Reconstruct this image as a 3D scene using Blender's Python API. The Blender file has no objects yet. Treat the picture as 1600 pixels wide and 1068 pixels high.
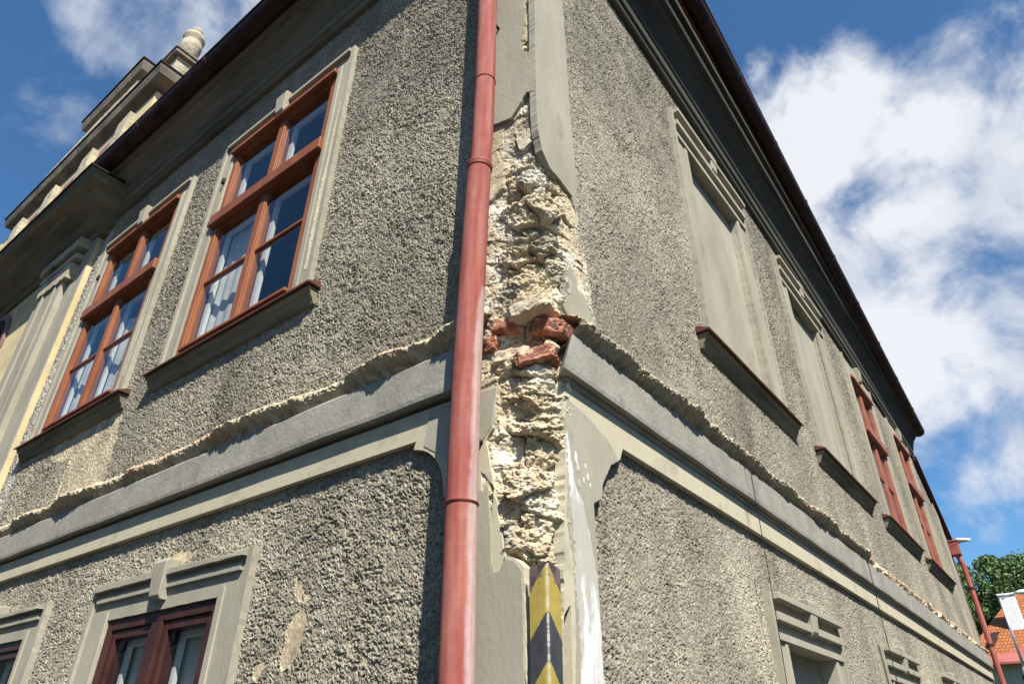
import bpy, math, random
import numpy as np
from mathutils import Vector, Matrix
from mathutils.geometry import delaunay_2d_cdt
random.seed(7)
S = bpy.context.scene
COL = S.collection
R_ = math.radians

# ---------------------------------------------------------------- camera
cd = bpy.data.cameras.new('camera'); cam = bpy.data.objects.new('camera', cd); COL.objects.link(cam)
S.camera = cam
cd.sensor_width = 36.0; cd.sensor_fit = 'HORIZONTAL'; cd.lens = 1066.19 / 1600 * 36
cd.clip_start = 0.05; cd.clip_end = 5000
yaw, pit, rol = R_(37.832), R_(31.589), R_(0.3126)
cy, sy, cp, sp = math.cos(yaw), math.sin(yaw), math.cos(pit), math.sin(pit)
fw = Vector((-sy*cp, cy*cp, sp)); rt = Vector((cy, sy, 0)); up = rt.cross(fw)
rt, up = math.cos(rol)*rt + math.sin(rol)*up, -math.sin(rol)*rt + math.cos(rol)*up
M = Matrix((rt, up, -fw)).transposed().to_4x4(); M.translation = Vector((1.2077, -1.7180, 1.6))
cam.matrix_world = M

# ---------------------------------------------------------------- sun and sky
KS = 1.45; SUN_EL = R_(50); SUN_AZ = math.atan2(KS, -1)
sd = bpy.data.lights.new('sun', 'SUN'); sun = bpy.data.objects.new('sun', sd); COL.objects.link(sun)
sd.energy = 5.0; sd.angle = R_(0.5); sd.color = (1.0, 0.94, 0.83)
hn = math.hypot(KS, 1)
dv = Vector((-KS/hn*math.cos(SUN_EL), 1/hn*math.cos(SUN_EL), -math.sin(SUN_EL)))
sun.rotation_euler = dv.to_track_quat('-Z', 'Y').to_euler(); sun.location = (8, -6, 12)

W = bpy.data.worlds.new('World'); S.world = W; W.use_nodes = True
nt = W.node_tree; N = nt.nodes; L = nt.links
for n in list(N): N.remove(n)
def wn(t, **k):
    n = N.new(t)
    for a, b in k.items(): setattr(n, a, b)
    return n
sky = wn('ShaderNodeTexSky', sky_type='NISHITA', sun_disc=False, sun_elevation=SUN_EL, sun_rotation=SUN_AZ, air_density=1.0, dust_density=0.3, ozone_density=3.0)
tc = wn('ShaderNodeTexCoord')
def wmath(op, a, b=None, c=None, clamp=False):
    n = wn('ShaderNodeMath', operation=op, use_clamp=clamp)
    for i, v in enumerate((a, b, c)):
        if v is None: continue
        if isinstance(v, (int, float)): n.inputs[i].default_value = v
        else: L.new(v, n.inputs[i])
    return n.outputs[0]
blobs = [((-0.0192,.7881,.6153), 16.5, .62), ((0.03,.868,.4955), 16, .64), ((-.0732,.698,.7124), 10, .34), ((.0123,.9327,.3607), 11, .47),
         ((-.0573,.93,.36), 7, .28), ((.13,.80,.585), 11, .52), ((-.0528,.9528,.299), 5, .40), ((-.7368,.0922,.6698), 6.5, .34), ((-.6148,.1536,.7736), 12, .62), ((-.52,.2,.83), 11, .55)]
acc = None
for d, rad, amp in blobs:
    v = Vector(d).normalized()
    dt = wn('ShaderNodeVectorMath', operation='DOT_PRODUCT'); L.new(tc.outputs['Generated'], dt.inputs[0]); dt.inputs[1].default_value = v
    mr = wn('ShaderNodeMapRange', interpolation_type='SMOOTHSTEP'); L.new(dt.outputs['Value'], mr.inputs[0])
    mr.inputs[1].default_value = math.cos(R_(rad)); mr.inputs[2].default_value = math.cos(R_(rad*.15)); mr.inputs[3].default_value = 0; mr.inputs[4].default_value = amp
    acc = mr.outputs[0] if acc is None else wmath('MAXIMUM', acc, mr.outputs[0])
def wnoise(scale, detail, rough, dist=0.0, off=(0, 0, 0)):
    mp = wn('ShaderNodeMapping'); L.new(tc.outputs['Generated'], mp.inputs[0]); mp.inputs['Location'].default_value = off
    n = wn('ShaderNodeTexNoise'); L.new(mp.outputs[0], n.inputs['Vector'])
    n.inputs['Scale'].default_value = scale; n.inputs['Detail'].default_value = detail; n.inputs['Roughness'].default_value = rough; n.inputs['Distortion'].default_value = dist
    return n.outputs[0]
n1 = wnoise(8.0, 12, .56, .25, (3.1, 1.7, .4)); n2 = wnoise(3.4, 6, .5, .2, (8.1, 2.7, 5.4))
dens = wmath('ADD', wmath('ADD', acc, wmath('MULTIPLY', wmath('SUBTRACT', n1, .5), 2.0)), wmath('MULTIPLY', wmath('SUBTRACT', n2, .5), .6))
mr = wn('ShaderNodeMapRange', interpolation_type='SMOOTHSTEP'); L.new(dens, mr.inputs[0]); mr.inputs[1].default_value = .16; mr.inputs[2].default_value = .70
fac = wmath('MULTIPLY', mr.outputs[0], .93)
shade = wn('ShaderNodeValToRGB'); L.new(wmath('MULTIPLY_ADD', wmath('SUBTRACT', n2, .5), 2.6, wmath('MULTIPLY', dens, .75)), shade.inputs[0])
cr = shade.color_ramp; cr.elements[0].position = .05; cr.elements[0].color = (4.3, 5.0, 6.2, 1); cr.elements[1].position = .85; cr.elements[1].color = (8.3, 8.5, 8.9, 1)
tint = wn('ShaderNodeMixRGB', blend_type='MULTIPLY'); tint.inputs[0].default_value = 1; L.new(sky.outputs[0], tint.inputs[1]); tint.inputs[2].default_value = (.78, 1.20, 1.44, 1)
mx = wn('ShaderNodeMixRGB'); L.new(fac, mx.inputs[0]); L.new(tint.outputs[0], mx.inputs[1]); L.new(shade.outputs[0], mx.inputs[2])
bg = wn('ShaderNodeBackground'); L.new(mx.outputs[0], bg.inputs[0]); bg.inputs[1].default_value = 0.06
L.new(bg.outputs[0], wn('ShaderNodeOutputWorld').inputs[0])
S.view_settings.view_transform = 'Standard'; S.view_settings.look = 'None'; S.view_settings.exposure = 0.88; S.view_settings.gamma = 1.0

# ---------------------------------------------------------------- materials
def mat(name, base, rough=.85, c2=None, scale=8, detail=6, contrast=(.35, .65), bump=0.0, bscale=60, bdist=.004, metallic=0.0, attr=None, stretch=None, stain=None, spec=.18, fine=0.0):
    m = bpy.data.materials.new(name); m.use_nodes = True; t = m.node_tree; n = t.nodes; l = t.links
    b = n['Principled BSDF']; b.inputs['Roughness'].default_value = rough; b.inputs['Metallic'].default_value = metallic
    b.inputs['Specular IOR Level'].default_value = spec
    tc = n.new('ShaderNodeTexCoord'); src = tc.outputs['Object']
    if stretch:
        mp = n.new('ShaderNodeMapping'); l.new(src, mp.inputs[0]); mp.inputs['Scale'].default_value = stretch; vs = mp.outputs[0]
    else: vs = src
    def noise(sc, de, v=src):
        x = n.new('ShaderNodeTexNoise'); l.new(v, x.inputs['Vector']); x.inputs['Scale'].default_value = sc; x.inputs['Detail'].default_value = de; x.inputs['Roughness'].default_value = .6
        return x.outputs[0]
    def ramp(f, a, bb, ca, cb):
        r = n.new('ShaderNodeValToRGB'); l.new(f, r.inputs[0]); r.color_ramp.elements[0].position = a; r.color_ramp.elements[1].position = bb
        r.color_ramp.elements[0].color = (*ca, 1); r.color_ramp.elements[1].color = (*cb, 1); return r.outputs[0]
    def mix(mode, f, a, bb):
        x = n.new('ShaderNodeMixRGB'); x.blend_type = mode
        if isinstance(f, float): x.inputs[0].default_value = f
        else: l.new(f, x.inputs[0])
        for i, q in ((1, a), (2, bb)):
            if isinstance(q, tuple): x.inputs[i].default_value = (*q, 1)
            else: l.new(q, x.inputs[i])
        return x.outputs[0]
    if attr:
        a = n.new('ShaderNodeAttribute'); a.attribute_name = attr; colr = a.outputs['Color']
        colr = mix('MULTIPLY', 1.0, colr, ramp(noise(scale, detail, vs), contrast[0], contrast[1], base, (1.0, 1.0, 1.0)))
    else:
        colr = ramp(noise(scale, detail, vs), contrast[0], contrast[1], base, c2 or base)
    if stain:
        sc, lo, hi, cst = stain
        colr = mix('MIX', ramp(noise(sc, 5, vs), lo, hi, (0, 0, 0), (1, 1, 1)), colr, cst)
    if fine:
        colr = mix('MULTIPLY', fine, colr, ramp(noise(180, 3), .3, .7, (.45, .43, .40), (1.25, 1.25, 1.25)))
    l.new(colr, b.inputs['Base Color'])
    if bump:
        bp = n.new('ShaderNodeBump'); bp.inputs['Strength'].default_value = bump; bp.inputs['Distance'].default_value = bdist
        l.new(noise(bscale, 6, vs), bp.inputs['Height']); l.new(bp.outputs[0], b.inputs['Normal'])
    return m
M_ROUGH = mat('roughcast_render', (.62, .60, .56), .95, attr='Col', scale=55, detail=4, contrast=(.38, .60), bump=.45, bscale=170, bdist=.003)
M_RUBBLE = mat('rubble_masonry', (.70, .68, .64), .95, attr='Col', scale=40, detail=6, bump=.8, bscale=120, bdist=.005)
M_GREY = mat('grey_smooth_plaster', (.27, .25, .195), .8, c2=(.38, .355, .285), scale=3.0, detail=10, contrast=(.3, .7), bump=.45, bscale=45, bdist=.005, stretch=(1, 1, .45), stain=(5, .60, .76, (.22, .205, .17)))
M_BGREY = mat('grey_fascia_plaster', (.23, .22, .19), .8, c2=(.33, .315, .275), scale=7, detail=10, contrast=(.3, .7), bump=.7, bscale=50, bdist=.005, stain=(6, .58, .74, (.19, .18, .155)))
M_CREAM = mat('cream_plaster', (.43, .39, .285), .85, c2=(.50, .46, .345), scale=4, detail=8, contrast=(.3, .7), bump=.3, bscale=50, bdist=.004, stain=(4, .54, .72, (.29, .265, .20)))
M_OCHRE = mat('ochre_plaster', (.50, .40, .21), .9, c2=(.60, .51, .31), scale=3, detail=8, bump=.3, bscale=30, stain=(4, .55, .7, (.42, .38, .28)))
M_PEEL = mat('exposed_render', (.58, .50, .35), .92, c2=(.68, .61, .45), scale=14, detail=8, bump=.9, bscale=80, bdist=.006)
M_WHITE = mat('whitewash', (.54, .54, .53), .8, c2=(.66, .66, .65), scale=9, detail=8, bump=.6, bscale=60, bdist=.004, stretch=(1, 1, .3), stain=(14, .50, .56, (.42, .41, .36)))
M_EAVE = mat('dirty_shaded_plaster', (.10, .095, .07), .9, c2=(.21, .195, .14), scale=3, detail=10, contrast=(.35, .68), bump=.3, bscale=30, bdist=.004, stretch=(.35, .35, 3), stain=(2.3, .60, .75, (.24, .19, .11)))  # streaky dirt, with the shade of undersides mixed into the base tone
M_EAVE2 = mat('shade_darkened_plaster', (.045, .044, .035), .9, c2=(.08, .078, .062), scale=3, detail=8, bump=.2, bscale=30, stretch=(.35, .35, 3))  # eave shade put into the plaster colour as a much darker tone
M_GUT = mat('brown_painted_gutter', (.026, .016, .014), .6, c2=(.05, .028, .024), scale=5, detail=6, bump=.2, bscale=30, stain=(4, .6, .72, (.09, .03, .022)))
M_TIN = mat('red_brown_flashing', (.075, .032, .024), .65, c2=(.12, .050, .036), scale=8, detail=6, bump=.2, bscale=30)
M_WOOD = mat('red_brown_window_paint', (.20, .064, .027), .45, c2=(.29, .105, .047), scale=6, detail=6, bump=.25, bscale=40, bdist=.002, stretch=(1, 1, .3), stain=(9, .62, .72, (.20, .09, .055)))
M_WOODR = mat('faded_red_window_paint', (.24, .075, .045), .55, c2=(.33, .13, .085), scale=6, detail=6, bump=.25, bscale=40, bdist=.002)
M_DWOOD = mat('dark_maroon_window_paint', (.040, .015, .014), .45, c2=(.065, .026, .022), scale=8, detail=6, bump=.25, bscale=40, bdist=.002)
M_WPAINT = mat('white_inner_frame', (.62, .62, .60), .5, c2=(.72, .72, .70), scale=8)
M_CURT = mat('curtain_cloth', (.46, .46, .44), .9, c2=(.58, .58, .56), scale=5)
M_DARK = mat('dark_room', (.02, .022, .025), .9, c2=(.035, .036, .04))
M_PIPE = mat('painted_downpipe', (.82, .80, .80), .75, attr='Col', scale=25, detail=8, contrast=(.3, .6), bump=.12, bscale=60, bdist=.002)
M_GUARD = mat('corner_guard_paint', (.80, .78, .76), .45, attr='Col', scale=30, detail=8, contrast=(.3, .55), bump=.15, bscale=80, bdist=.002)
M_BRICK = mat('red_brick', (.30, .105, .065), .95, c2=(.46, .23, .155), scale=30, detail=6, bump=.9, bscale=90, bdist=.006, stain=(22, .56, .64, (.56, .48, .36)))
M_PBRICK = mat('mortared_brick', (.52, .42, .30), .95, c2=(.62, .54, .40), scale=25, detail=6, bump=.9, bscale=90, bdist=.006, stain=(16, .58, .66, (.48, .22, .13)))
M_STONE = mat('weathered_sandstone', (.32, .28, .20), .95, c2=(.50, .45, .34), scale=6, detail=10, bump=.8, bscale=20, bdist=.02, stain=(5, .58, .70, (.16, .14, .11)))
M_STONED = mat('dark_weathered_cornice', (.12, .11, .09), .95, c2=(.22, .20, .16), scale=4, detail=10, bump=.6, bscale=20, bdist=.01, stain=(3, .58, .68, (.30, .24, .15)))
M_PURP = mat('maroon_render', (.20, .12, .12), .9, c2=(.27, .17, .16), scale=6)
M_TILE = None
M_METAL = mat('galvanised_metal', (.45, .46, .46), .4, c2=(.56, .57, .57), metallic=.6)
M_CABLE = mat('black_cable', (.02, .02, .02), .6)
M_ROAD = mat('asphalt', (.03, .03, .031), .9, c2=(.045, .045, .046), scale=20, bump=.4, bscale=200)
M_PAVE = mat('pavement_stone', (.035, .034, .031), .9, c2=(.055, .052, .048), scale=6, bump=.4, bscale=60)
M_GRASS = mat('grass_ground', (.05, .08, .02), .95, c2=(.08, .11, .03), scale=2)
M_BARK = mat('tree_bark', (.09, .065, .045), .95, c2=(.14, .11, .08), scale=10, bump=.6, bscale=20, bdist=.02)
M_FARW = mat('far_plaster', (.34, .31, .25), .9, c2=(.40, .37, .30), scale=1)
M_CHIM = mat('white_chimney', (.66, .66, .65), .8, c2=(.74, .74, .73), scale=3)
M_REDM = mat('red_metal_roof', (.30, .08, .07), .45, c2=(.38, .13, .11), scale=1)
def leaf_mat():
    m = bpy.data.materials.new('leaves'); m.use_nodes = True; t = m.node_tree; n = t.nodes; l = t.links; b = n['Principled BSDF']
    o = n.new('ShaderNodeTexCoord'); x = n.new('ShaderNodeTexNoise'); l.new(o.outputs['Object'], x.inputs[0]); x.inputs['Scale'].default_value = 1.4; x.inputs['Detail'].default_value = 5
    r = n.new('ShaderNodeValToRGB'); l.new(x.outputs[0], r.inputs[0]); r.color_ramp.elements[0].position = .35; r.color_ramp.elements[1].position = .65
    r.color_ramp.elements[0].color = (.045, .085, .022, 1); r.color_ramp.elements[1].color = (.13, .20, .06, 1)
    l.new(r.outputs[0], b.inputs['Base Color']); b.inputs['Roughness'].default_value = .6
    return m
M_LEAF = leaf_mat()
def tile_mat():
    m = bpy.data.materials.new('orange_roof_tiles'); m.use_nodes = True; t = m.node_tree; n = t.nodes; l = t.links; b = n['Principled BSDF']
    o = n.new('ShaderNodeTexCoord'); br = n.new('ShaderNodeTexBrick'); l.new(o.outputs['Object'], br.inputs[0])
    mp = n.new('ShaderNodeMapping'); l.new(o.outputs['Object'], mp.inputs[0]); mp.inputs['Rotation'].default_value = (R_(90), 0, 0)
    l.new(mp.outputs[0], br.inputs[0])
    br.inputs['Scale'].default_value = 1.0; br.inputs['Brick Width'].default_value = .17; br.inputs['Row Height'].default_value = .19; br.inputs['Mortar Size'].default_value = .016
    br.inputs['Color1'].default_value = (.42, .13, .035, 1); br.inputs['Color2'].default_value = (.30, .09, .028, 1); br.inputs['Mortar'].default_value = (.10, .035, .015, 1)
    l.new(br.outputs[0], b.inputs['Base Color']); b.inputs['Roughness'].default_value = .85
    bp = n.new('ShaderNodeBump'); bp.inputs['Strength'].default_value = 1; bp.inputs['Distance'].default_value = .05; l.new(br.outputs[1], bp.inputs['Height']); bp.invert = True; l.new(bp.outputs[0], b.inputs['Normal'])
    return m
M_TILE = tile_mat()
def glass_mat():
    m = bpy.data.materials.new('window_glass'); m.use_nodes = True; t = m.node_tree; n = t.nodes; l = t.links
    for x in list(n): n.remove(x)
    lw = n.new('ShaderNodeLayerWeight'); lw.inputs[0].default_value = .5; pw = n.new('ShaderNodeMath'); pw.operation = 'POWER'; l.new(lw.outputs['Facing'], pw.inputs[0]); pw.inputs[1].default_value = 4.0
    f = n.new('ShaderNodeMath'); f.operation = 'MULTIPLY_ADD'; l.new(pw.outputs[0], f.inputs[0]); f.inputs[1].default_value = .85; f.inputs[2].default_value = .06
    a = n.new('ShaderNodeBsdfTransparent'); a.inputs[0].default_value = (.86, .9, .9, 1); g = n.new('ShaderNodeBsdfGlossy'); g.inputs['Roughness'].default_value = .015
    o = n.new('ShaderNodeTexCoord'); x = n.new('ShaderNodeTexNoise'); l.new(o.outputs['Object'], x.inputs[0]); x.inputs['Scale'].default_value = 2.2
    bp = n.new('ShaderNodeBump'); bp.inputs['Strength'].default_value = .12; bp.inputs['Distance'].default_value = .02; l.new(x.outputs[0], bp.inputs['Height']); l.new(bp.outputs[0], g.inputs['Normal'])
    s = n.new('ShaderNodeMixShader'); l.new(f.outputs[0], s.inputs[0]); l.new(a.outputs[0], s.inputs[1]); l.new(g.outputs[0], s.inputs[2])
    l.new(s.outputs[0], n.new('ShaderNodeOutputMaterial').inputs[0]); return m
M_GLASS = glass_mat()

# ---------------------------------------------------------------- numpy noise
_rng = np.random.RandomState(11); _perm = _rng.permutation(256); _perm = np.concatenate([_perm, _perm]); _ga = _rng.rand(256)*2*np.pi; _gx, _gy = np.cos(_ga), np.sin(_ga)
_rv = _rng.rand(256, 6)
def perlin(x, y, seed=0):
    x = np.asarray(x, dtype=np.float64)+seed*17.31; y = np.asarray(y, dtype=np.float64)+seed*9.77
    xi = np.floor(x).astype(np.int64); yi = np.floor(y).astype(np.int64); xf = x-xi; yf = y-yi
    u = xf*xf*xf*(xf*(xf*6-15)+10); v = yf*yf*yf*(yf*(yf*6-15)+10)
    def g(ix, iy, dx, dy):
        h = _perm[_perm[ix & 255]+(iy & 255)]; return _gx[h]*dx+_gy[h]*dy
    a = g(xi, yi, xf, yf); b = g(xi+1, yi, xf-1, yf); c = g(xi, yi+1, xf, yf-1); d = g(xi+1, yi+1, xf-1, yf-1)
    return ((a+(b-a)*u)*(1-v)+(c+(d-c)*u)*v)*1.5
def fbm(x, y, o=4, seed=0, gain=.5):
    r = 0; a = 1; s = 0
    for i in range(o): r = r+a*perlin(x*2**i, y*2**i, seed+i*3); s += a; a *= gain
    return r/s
def worley(x, y, seed=0):
    x = np.asarray(x)+seed*7.7; y = np.asarray(y)+seed*3.3
    xi = np.floor(x).astype(np.int64); yi = np.floor(y).astype(np.int64)
    f1 = np.full(x.shape, 9.); f2 = np.full(x.shape, 9.); cid = np.zeros(x.shape, np.int64); dx1 = np.zeros(x.shape); dy1 = np.zeros(x.shape)
    for i in (-1, 0, 1):
        for j in (-1, 0, 1):
            h = _perm[_perm[(xi+i) & 255]+((yi+j) & 255)]
            px = xi+i+.1+.8*_rv[h, 0]; py = yi+j+.1+.8*_rv[h, 1]; dx = x-px; dy = y-py; d = np.sqrt(dx*dx+dy*dy)
            c = d < f1
            f2 = np.where(c, f1, np.minimum(f2, d)); cid = np.where(c, h, cid); dx1 = np.where(c, dx, dx1); dy1 = np.where(c, dy, dy1); f1 = np.where(c, d, f1)
    return f1, f2, cid, dx1, dy1
def inpoly(x, y, poly):
    r = np.zeros(np.shape(x), bool); n = len(poly)
    for i in range(n):
        x0, y0 = poly[i]; x1, y1 = poly[(i+1) % n]
        if y0 == y1: continue
        r ^= ((y0 > y) != (y1 > y)) & (x < (x1-x0)*(y-y0)/(y1-y0)+x0)
    return r

# ---------------------------------------------------------------- object helpers
def P(side, u, z, o):
    """side 'L': facade running to -x, facing -y.  side 'R': facade running to +y, facing +x.  u along it from the corner, o outwards."""
    return (-u, -o, z) if side == 'L' else (o, u, z)
def link(name, me, m, parent=None, **props):
    o = bpy.data.objects.new(name, me); COL.objects.link(o)
    if m is not None and not me.materials: me.materials.append(m)
    if parent is not None:
        o.parent = parent
        r = parent
        while r.parent: r = r.parent
        if parent is r: o.matrix_parent_inverse = Matrix.Translation(-r.location)
    for k, v in props.items(): o[k] = v
    return o
def root(name, loc, label, category, group=None):
    o = bpy.data.objects.new(name, None); COL.objects.link(o); o.location = loc; o.empty_display_size = .2
    o['label'] = label; o['category'] = category
    if group: o['group'] = group
    return o
class MB:
    def __init__(s): s.v = []; s.f = []
    def add(s, vs, fs):
        b = len(s.v); s.v += [tuple(v) for v in vs]; s.f += [tuple(i+b for i in f) for f in fs]
    def box(s, side, u0, u1, z0, z1, o0, o1, zs=0.0):
        vs = [P(side, u, z, o) for o in (o0, o1) for (u, z) in ((u0, z0), (u1, z0), (u1, z1), (u0, z1))]
        s.add(vs, [(0, 1, 2, 3), (4, 5, 6, 7), (0, 1, 5, 4), (1, 2, 6, 5), (2, 3, 7, 6), (3, 0, 4, 7)])
    def wbox(s, x0, x1, y0, y1, z0, z1):
        vs = [(x, y, z) for z in (z0, z1) for (x, y) in ((x0, y0), (x1, y0), (x1, y1), (x0, y1))]
        s.add(vs, [(0, 1, 2, 3), (4, 5, 6, 7), (0, 1, 5, 4), (1, 2, 6, 5), (2, 3, 7, 6), (3, 0, 4, 7)])
    def slab(s, side, poly, o0, o1):
        n = len(poly); vs = [P(side, u, z, o0) for u, z in poly]+[P(side, u, z, o1) for u, z in poly]
        s.add(vs, [(i, (i+1) % n, n+(i+1) % n, n+i) for i in range(n)])
        res = delaunay_2d_cdt([Vector(p) for p in poly], [], [list(range(n))], 1, 1e-6)
        for o in (o0, o1): s.add([P(side, p[0], p[1], o) for p in res[0]], [tuple(f) for f in res[2]])
    def prof(s, side, pts, u0, u1, zf=None, of=None, mitre=False, step=1.0, caps=True, wob=0.0, seed=0):
        """extrude a profile of (o, z) points along u"""
        n = max(2, int(abs(u1-u0)/step)+1); m = len(pts); vs = []
        for i in range(n):
            for j, (o, z) in enumerate(pts):
                s0 = -o if mitre else u0
                u = s0+(u1-s0)*i/(n-1)
                w = wob*float(perlin(u*2.1, j*.37, seed)) if wob else 0
                oo = o*(of(u) if of else 1)
                vs.append(P(side, u, z+(zf(u) if zf else 0)+w, oo+w))
        fs = [(i*m+j, (i+1)*m+j, (i+1)*m+j+1, i*m+j+1) for i in range(n-1) for j in range(m-1)]
        if caps: fs += [tuple(range(m)), tuple((n-1)*m+j for j in range(m))]
        s.add(vs, fs)
    def tube(s, path, r, seg=16, caps=True):
        path = [Vector(p) for p in path]; rs = r if isinstance(r, (list, tuple)) else [r]*len(path); vs = []
        prev = None
        for i, p in enumerate(path):
            t = (path[min(i+1, len(path)-1)]-path[max(i-1, 0)]).normalized()
            a = Vector((1, 0, 0)) if abs(t.x) < .8 else Vector((0, 1, 0))
            if prev is not None: a = prev
            b = t.cross(a).normalized(); a = b.cross(t).normalized(); prev = a
            for k in range(seg):
                q = 2*math.pi*k/seg; vs.append(p+(a*math.cos(q)+b*math.sin(q))*rs[i])
        n = len(path)
        fs = [(i*seg+k, i*seg+(k+1) % seg, (i+1)*seg+(k+1) % seg, (i+1)*seg+k) for i in range(n-1) for k in range(seg)]
        if caps: fs += [tuple(range(seg)), tuple((n-1)*seg+k for k in range(seg))]
        s.add(vs, fs)
    def lathe(s, c, pts, seg=28):
        vs = [(c[0]+r*math.cos(2*math.pi*k/seg), c[1]+r*math.sin(2*math.pi*k/seg), c[2]+z) for r, z in pts for k in range(seg)]
        n = len(pts)
        s.add(vs, [(i*seg+k, i*seg+(k+1) % seg, (i+1)*seg+(k+1) % seg, (i+1)*seg+k) for i in range(n-1) for k in range(seg)]+[tuple(range(seg)), tuple((n-1)*seg+k for k in range(seg))])
    def build(s, name, m, parent=None, bevel=0.0, smooth=False, **props):
        me = bpy.data.meshes.new(name); me.from_pydata(s.v, [], s.f); me.validate(); me.update()
        import bmesh
        bm = bmesh.new(); bm.from_mesh(me); bmesh.ops.remove_doubles(bm, verts=bm.verts, dist=1e-5); bmesh.ops.recalc_face_normals(bm, faces=bm.faces)
        big = [f for f in bm.faces if len(f.verts) > 4]
        if big: bmesh.ops.triangulate(bm, faces=big)
        bm.to_mesh(me); bm.free()
        if smooth:
            me.polygons.foreach_set('use_smooth', [True]*len(me.polygons))
        ob = link(name, me, m, parent, **props)
        if bevel:
            b = ob.modifiers.new('bevel', 'BEVEL'); b.width = bevel; b.segments = 2; b.limit_method = 'ANGLE'; b.angle_limit = R_(50)
        return ob
def grid(name, X, Y, Z, m, parent, keep=None, col=None, smooth=False, wrap=False, **props):
    a, b = X.shape; me = bpy.data.meshes.new(name)
    co = np.stack([X, Y, Z], -1).reshape(-1, 3).astype(np.float32)
    idx = np.arange(a*b).reshape(a, b)
    q = np.stack([idx[:-1, :-1], idx[1:, :-1], idx[1:, 1:], idx[:-1, 1:]], -1)
    if wrap: q = np.concatenate([q, np.stack([idx[:-1, -1:], idx[1:, -1:], idx[1:, :1], idx[:-1, :1]], -1)], 1)
    q = q.reshape(-1, 4) if keep is None else q[keep]
    me.vertices.add(len(co)); me.vertices.foreach_set('co', co.ravel())
    me.loops.add(q.size); me.loops.foreach_set('vertex_index', q.ravel().astype(np.int32))
    me.polygons.add(len(q)); me.polygons.foreach_set('loop_start', np.arange(0, q.size, 4, dtype=np.int32))
    if smooth: me.polygons.foreach_set('use_smooth', np.ones(len(q), bool))
    else: me.polygons.foreach_set('use_smooth', np.zeros(len(q), bool))
    if col is not None:
        ca = me.color_attributes.new('Col', 'FLOAT_COLOR', 'POINT')
        c4 = np.ones((a*b, 4), np.float32); c4[:, :3] = col.reshape(-1, 3); ca.data.foreach_set('color', c4.ravel())
    me.update(calc_edges=True); me.validate()
    return link(name, me, m, parent, **props)
def jag(poly, amp=.006, step=.02, seed=0, freq=30):
    """a polygon with its edges broken up as crumbling plaster breaks"""
    out = []; n = len(poly)
    for i in range(n):
        x0, y0 = poly[i]; x1, y1 = poly[(i+1) % n]; d = math.hypot(x1-x0, y1-y0); k = max(1, int(d/step))
        for j in range(k):
            t = j/k; x = x0+(x1-x0)*t; y = y0+(y1-y0)*t
            out.append((x+amp*float(fbm(np.array(x*freq), np.array(y*freq), 3, seed)), y+amp*float(fbm(np.array(x*freq), np.array(y*freq), 3, seed+9))))
    return out

# ================================================================ the ground
def ground():
    mb = MB(); mb.add([(-400, -400, 0), (400, -400, 0), (400, 600, 0), (-400, 600, 0)], [(0, 1, 2, 3)])
    mb.build('ground', M_GRASS, kind='structure')
    mb = MB(); mb.add([(-60, -11, .004), (9, -11, .004), (9, 70, .004), (2.2, 70, .004), (2.2, -2.6, .004), (-60, -2.6, .004)], [(0, 1, 2, 3, 4, 5)])
    mb.build('road', M_ROAD, kind='structure')
    mb = MB()
    mb.add([(-60, -2.6, 0), (2.2, -2.6, 0), (2.2, 60, 0), (-.2, 60, 0), (-.2, .2, 0), (-60, .2, 0)]+[(-60, -2.6, .12), (2.2, -2.6, .12), (2.2, 60, .12), (-.2, 60, .12), (-.2, .2, .12), (-60, .2, .12)],
           [(0, 1, 2, 3, 4, 5), (6, 7, 8, 9, 10, 11)]+[(i, (i+1) % 6, 6+(i+1) % 6, 6+i) for i in range(6)])
    mb.build('pavement', M_PAVE, kind='structure')
    mb = MB(); mb.add([(9, -11, .01), (60, -11, .01), (60, 70, .01), (9, 70, .01)], [(0, 1, 2, 3)]); mb.add([(-60, -40, .01), (60, -40, .01), (60, -11, .01), (-60, -11, .01)], [(0, 1, 2, 3)])
    mb.build('square', M_PAVE, kind='structure')
ground()

# ================================================================ the corner house
house = root('corner_house', (-2, 2, 0), 'large grey roughcast house filling the photo, plaster fallen from its corner and red-brown windows', 'house')
LEND = 5.45; REND = 11.40
RBOT = lambda u: 6.15-.052*np.clip(u-.9, 0, 9.2)              # underside of the right cornice sinks along the street
# window centres and openings  (side, centre, half width, z0, z1)
LU = [2.30, 4.36]; LL = [2.25, 4.30]; RU = [2.42, 4.62, 6.82, 8.98]; RL = [2.52, 4.82, 7.05, 9.2]
HOLES = {'L': [(c-.60, c+.60, 3.86, 5.70) for c in LU]+[(c-.50, c+.50, .95, 2.21) for c in LL],
         'R': [(c-.48, c+.48, 3.81, 5.52) for c in RU]+[(c-.42, c+.42, .95, 2.12) for c in RL]}

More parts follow.
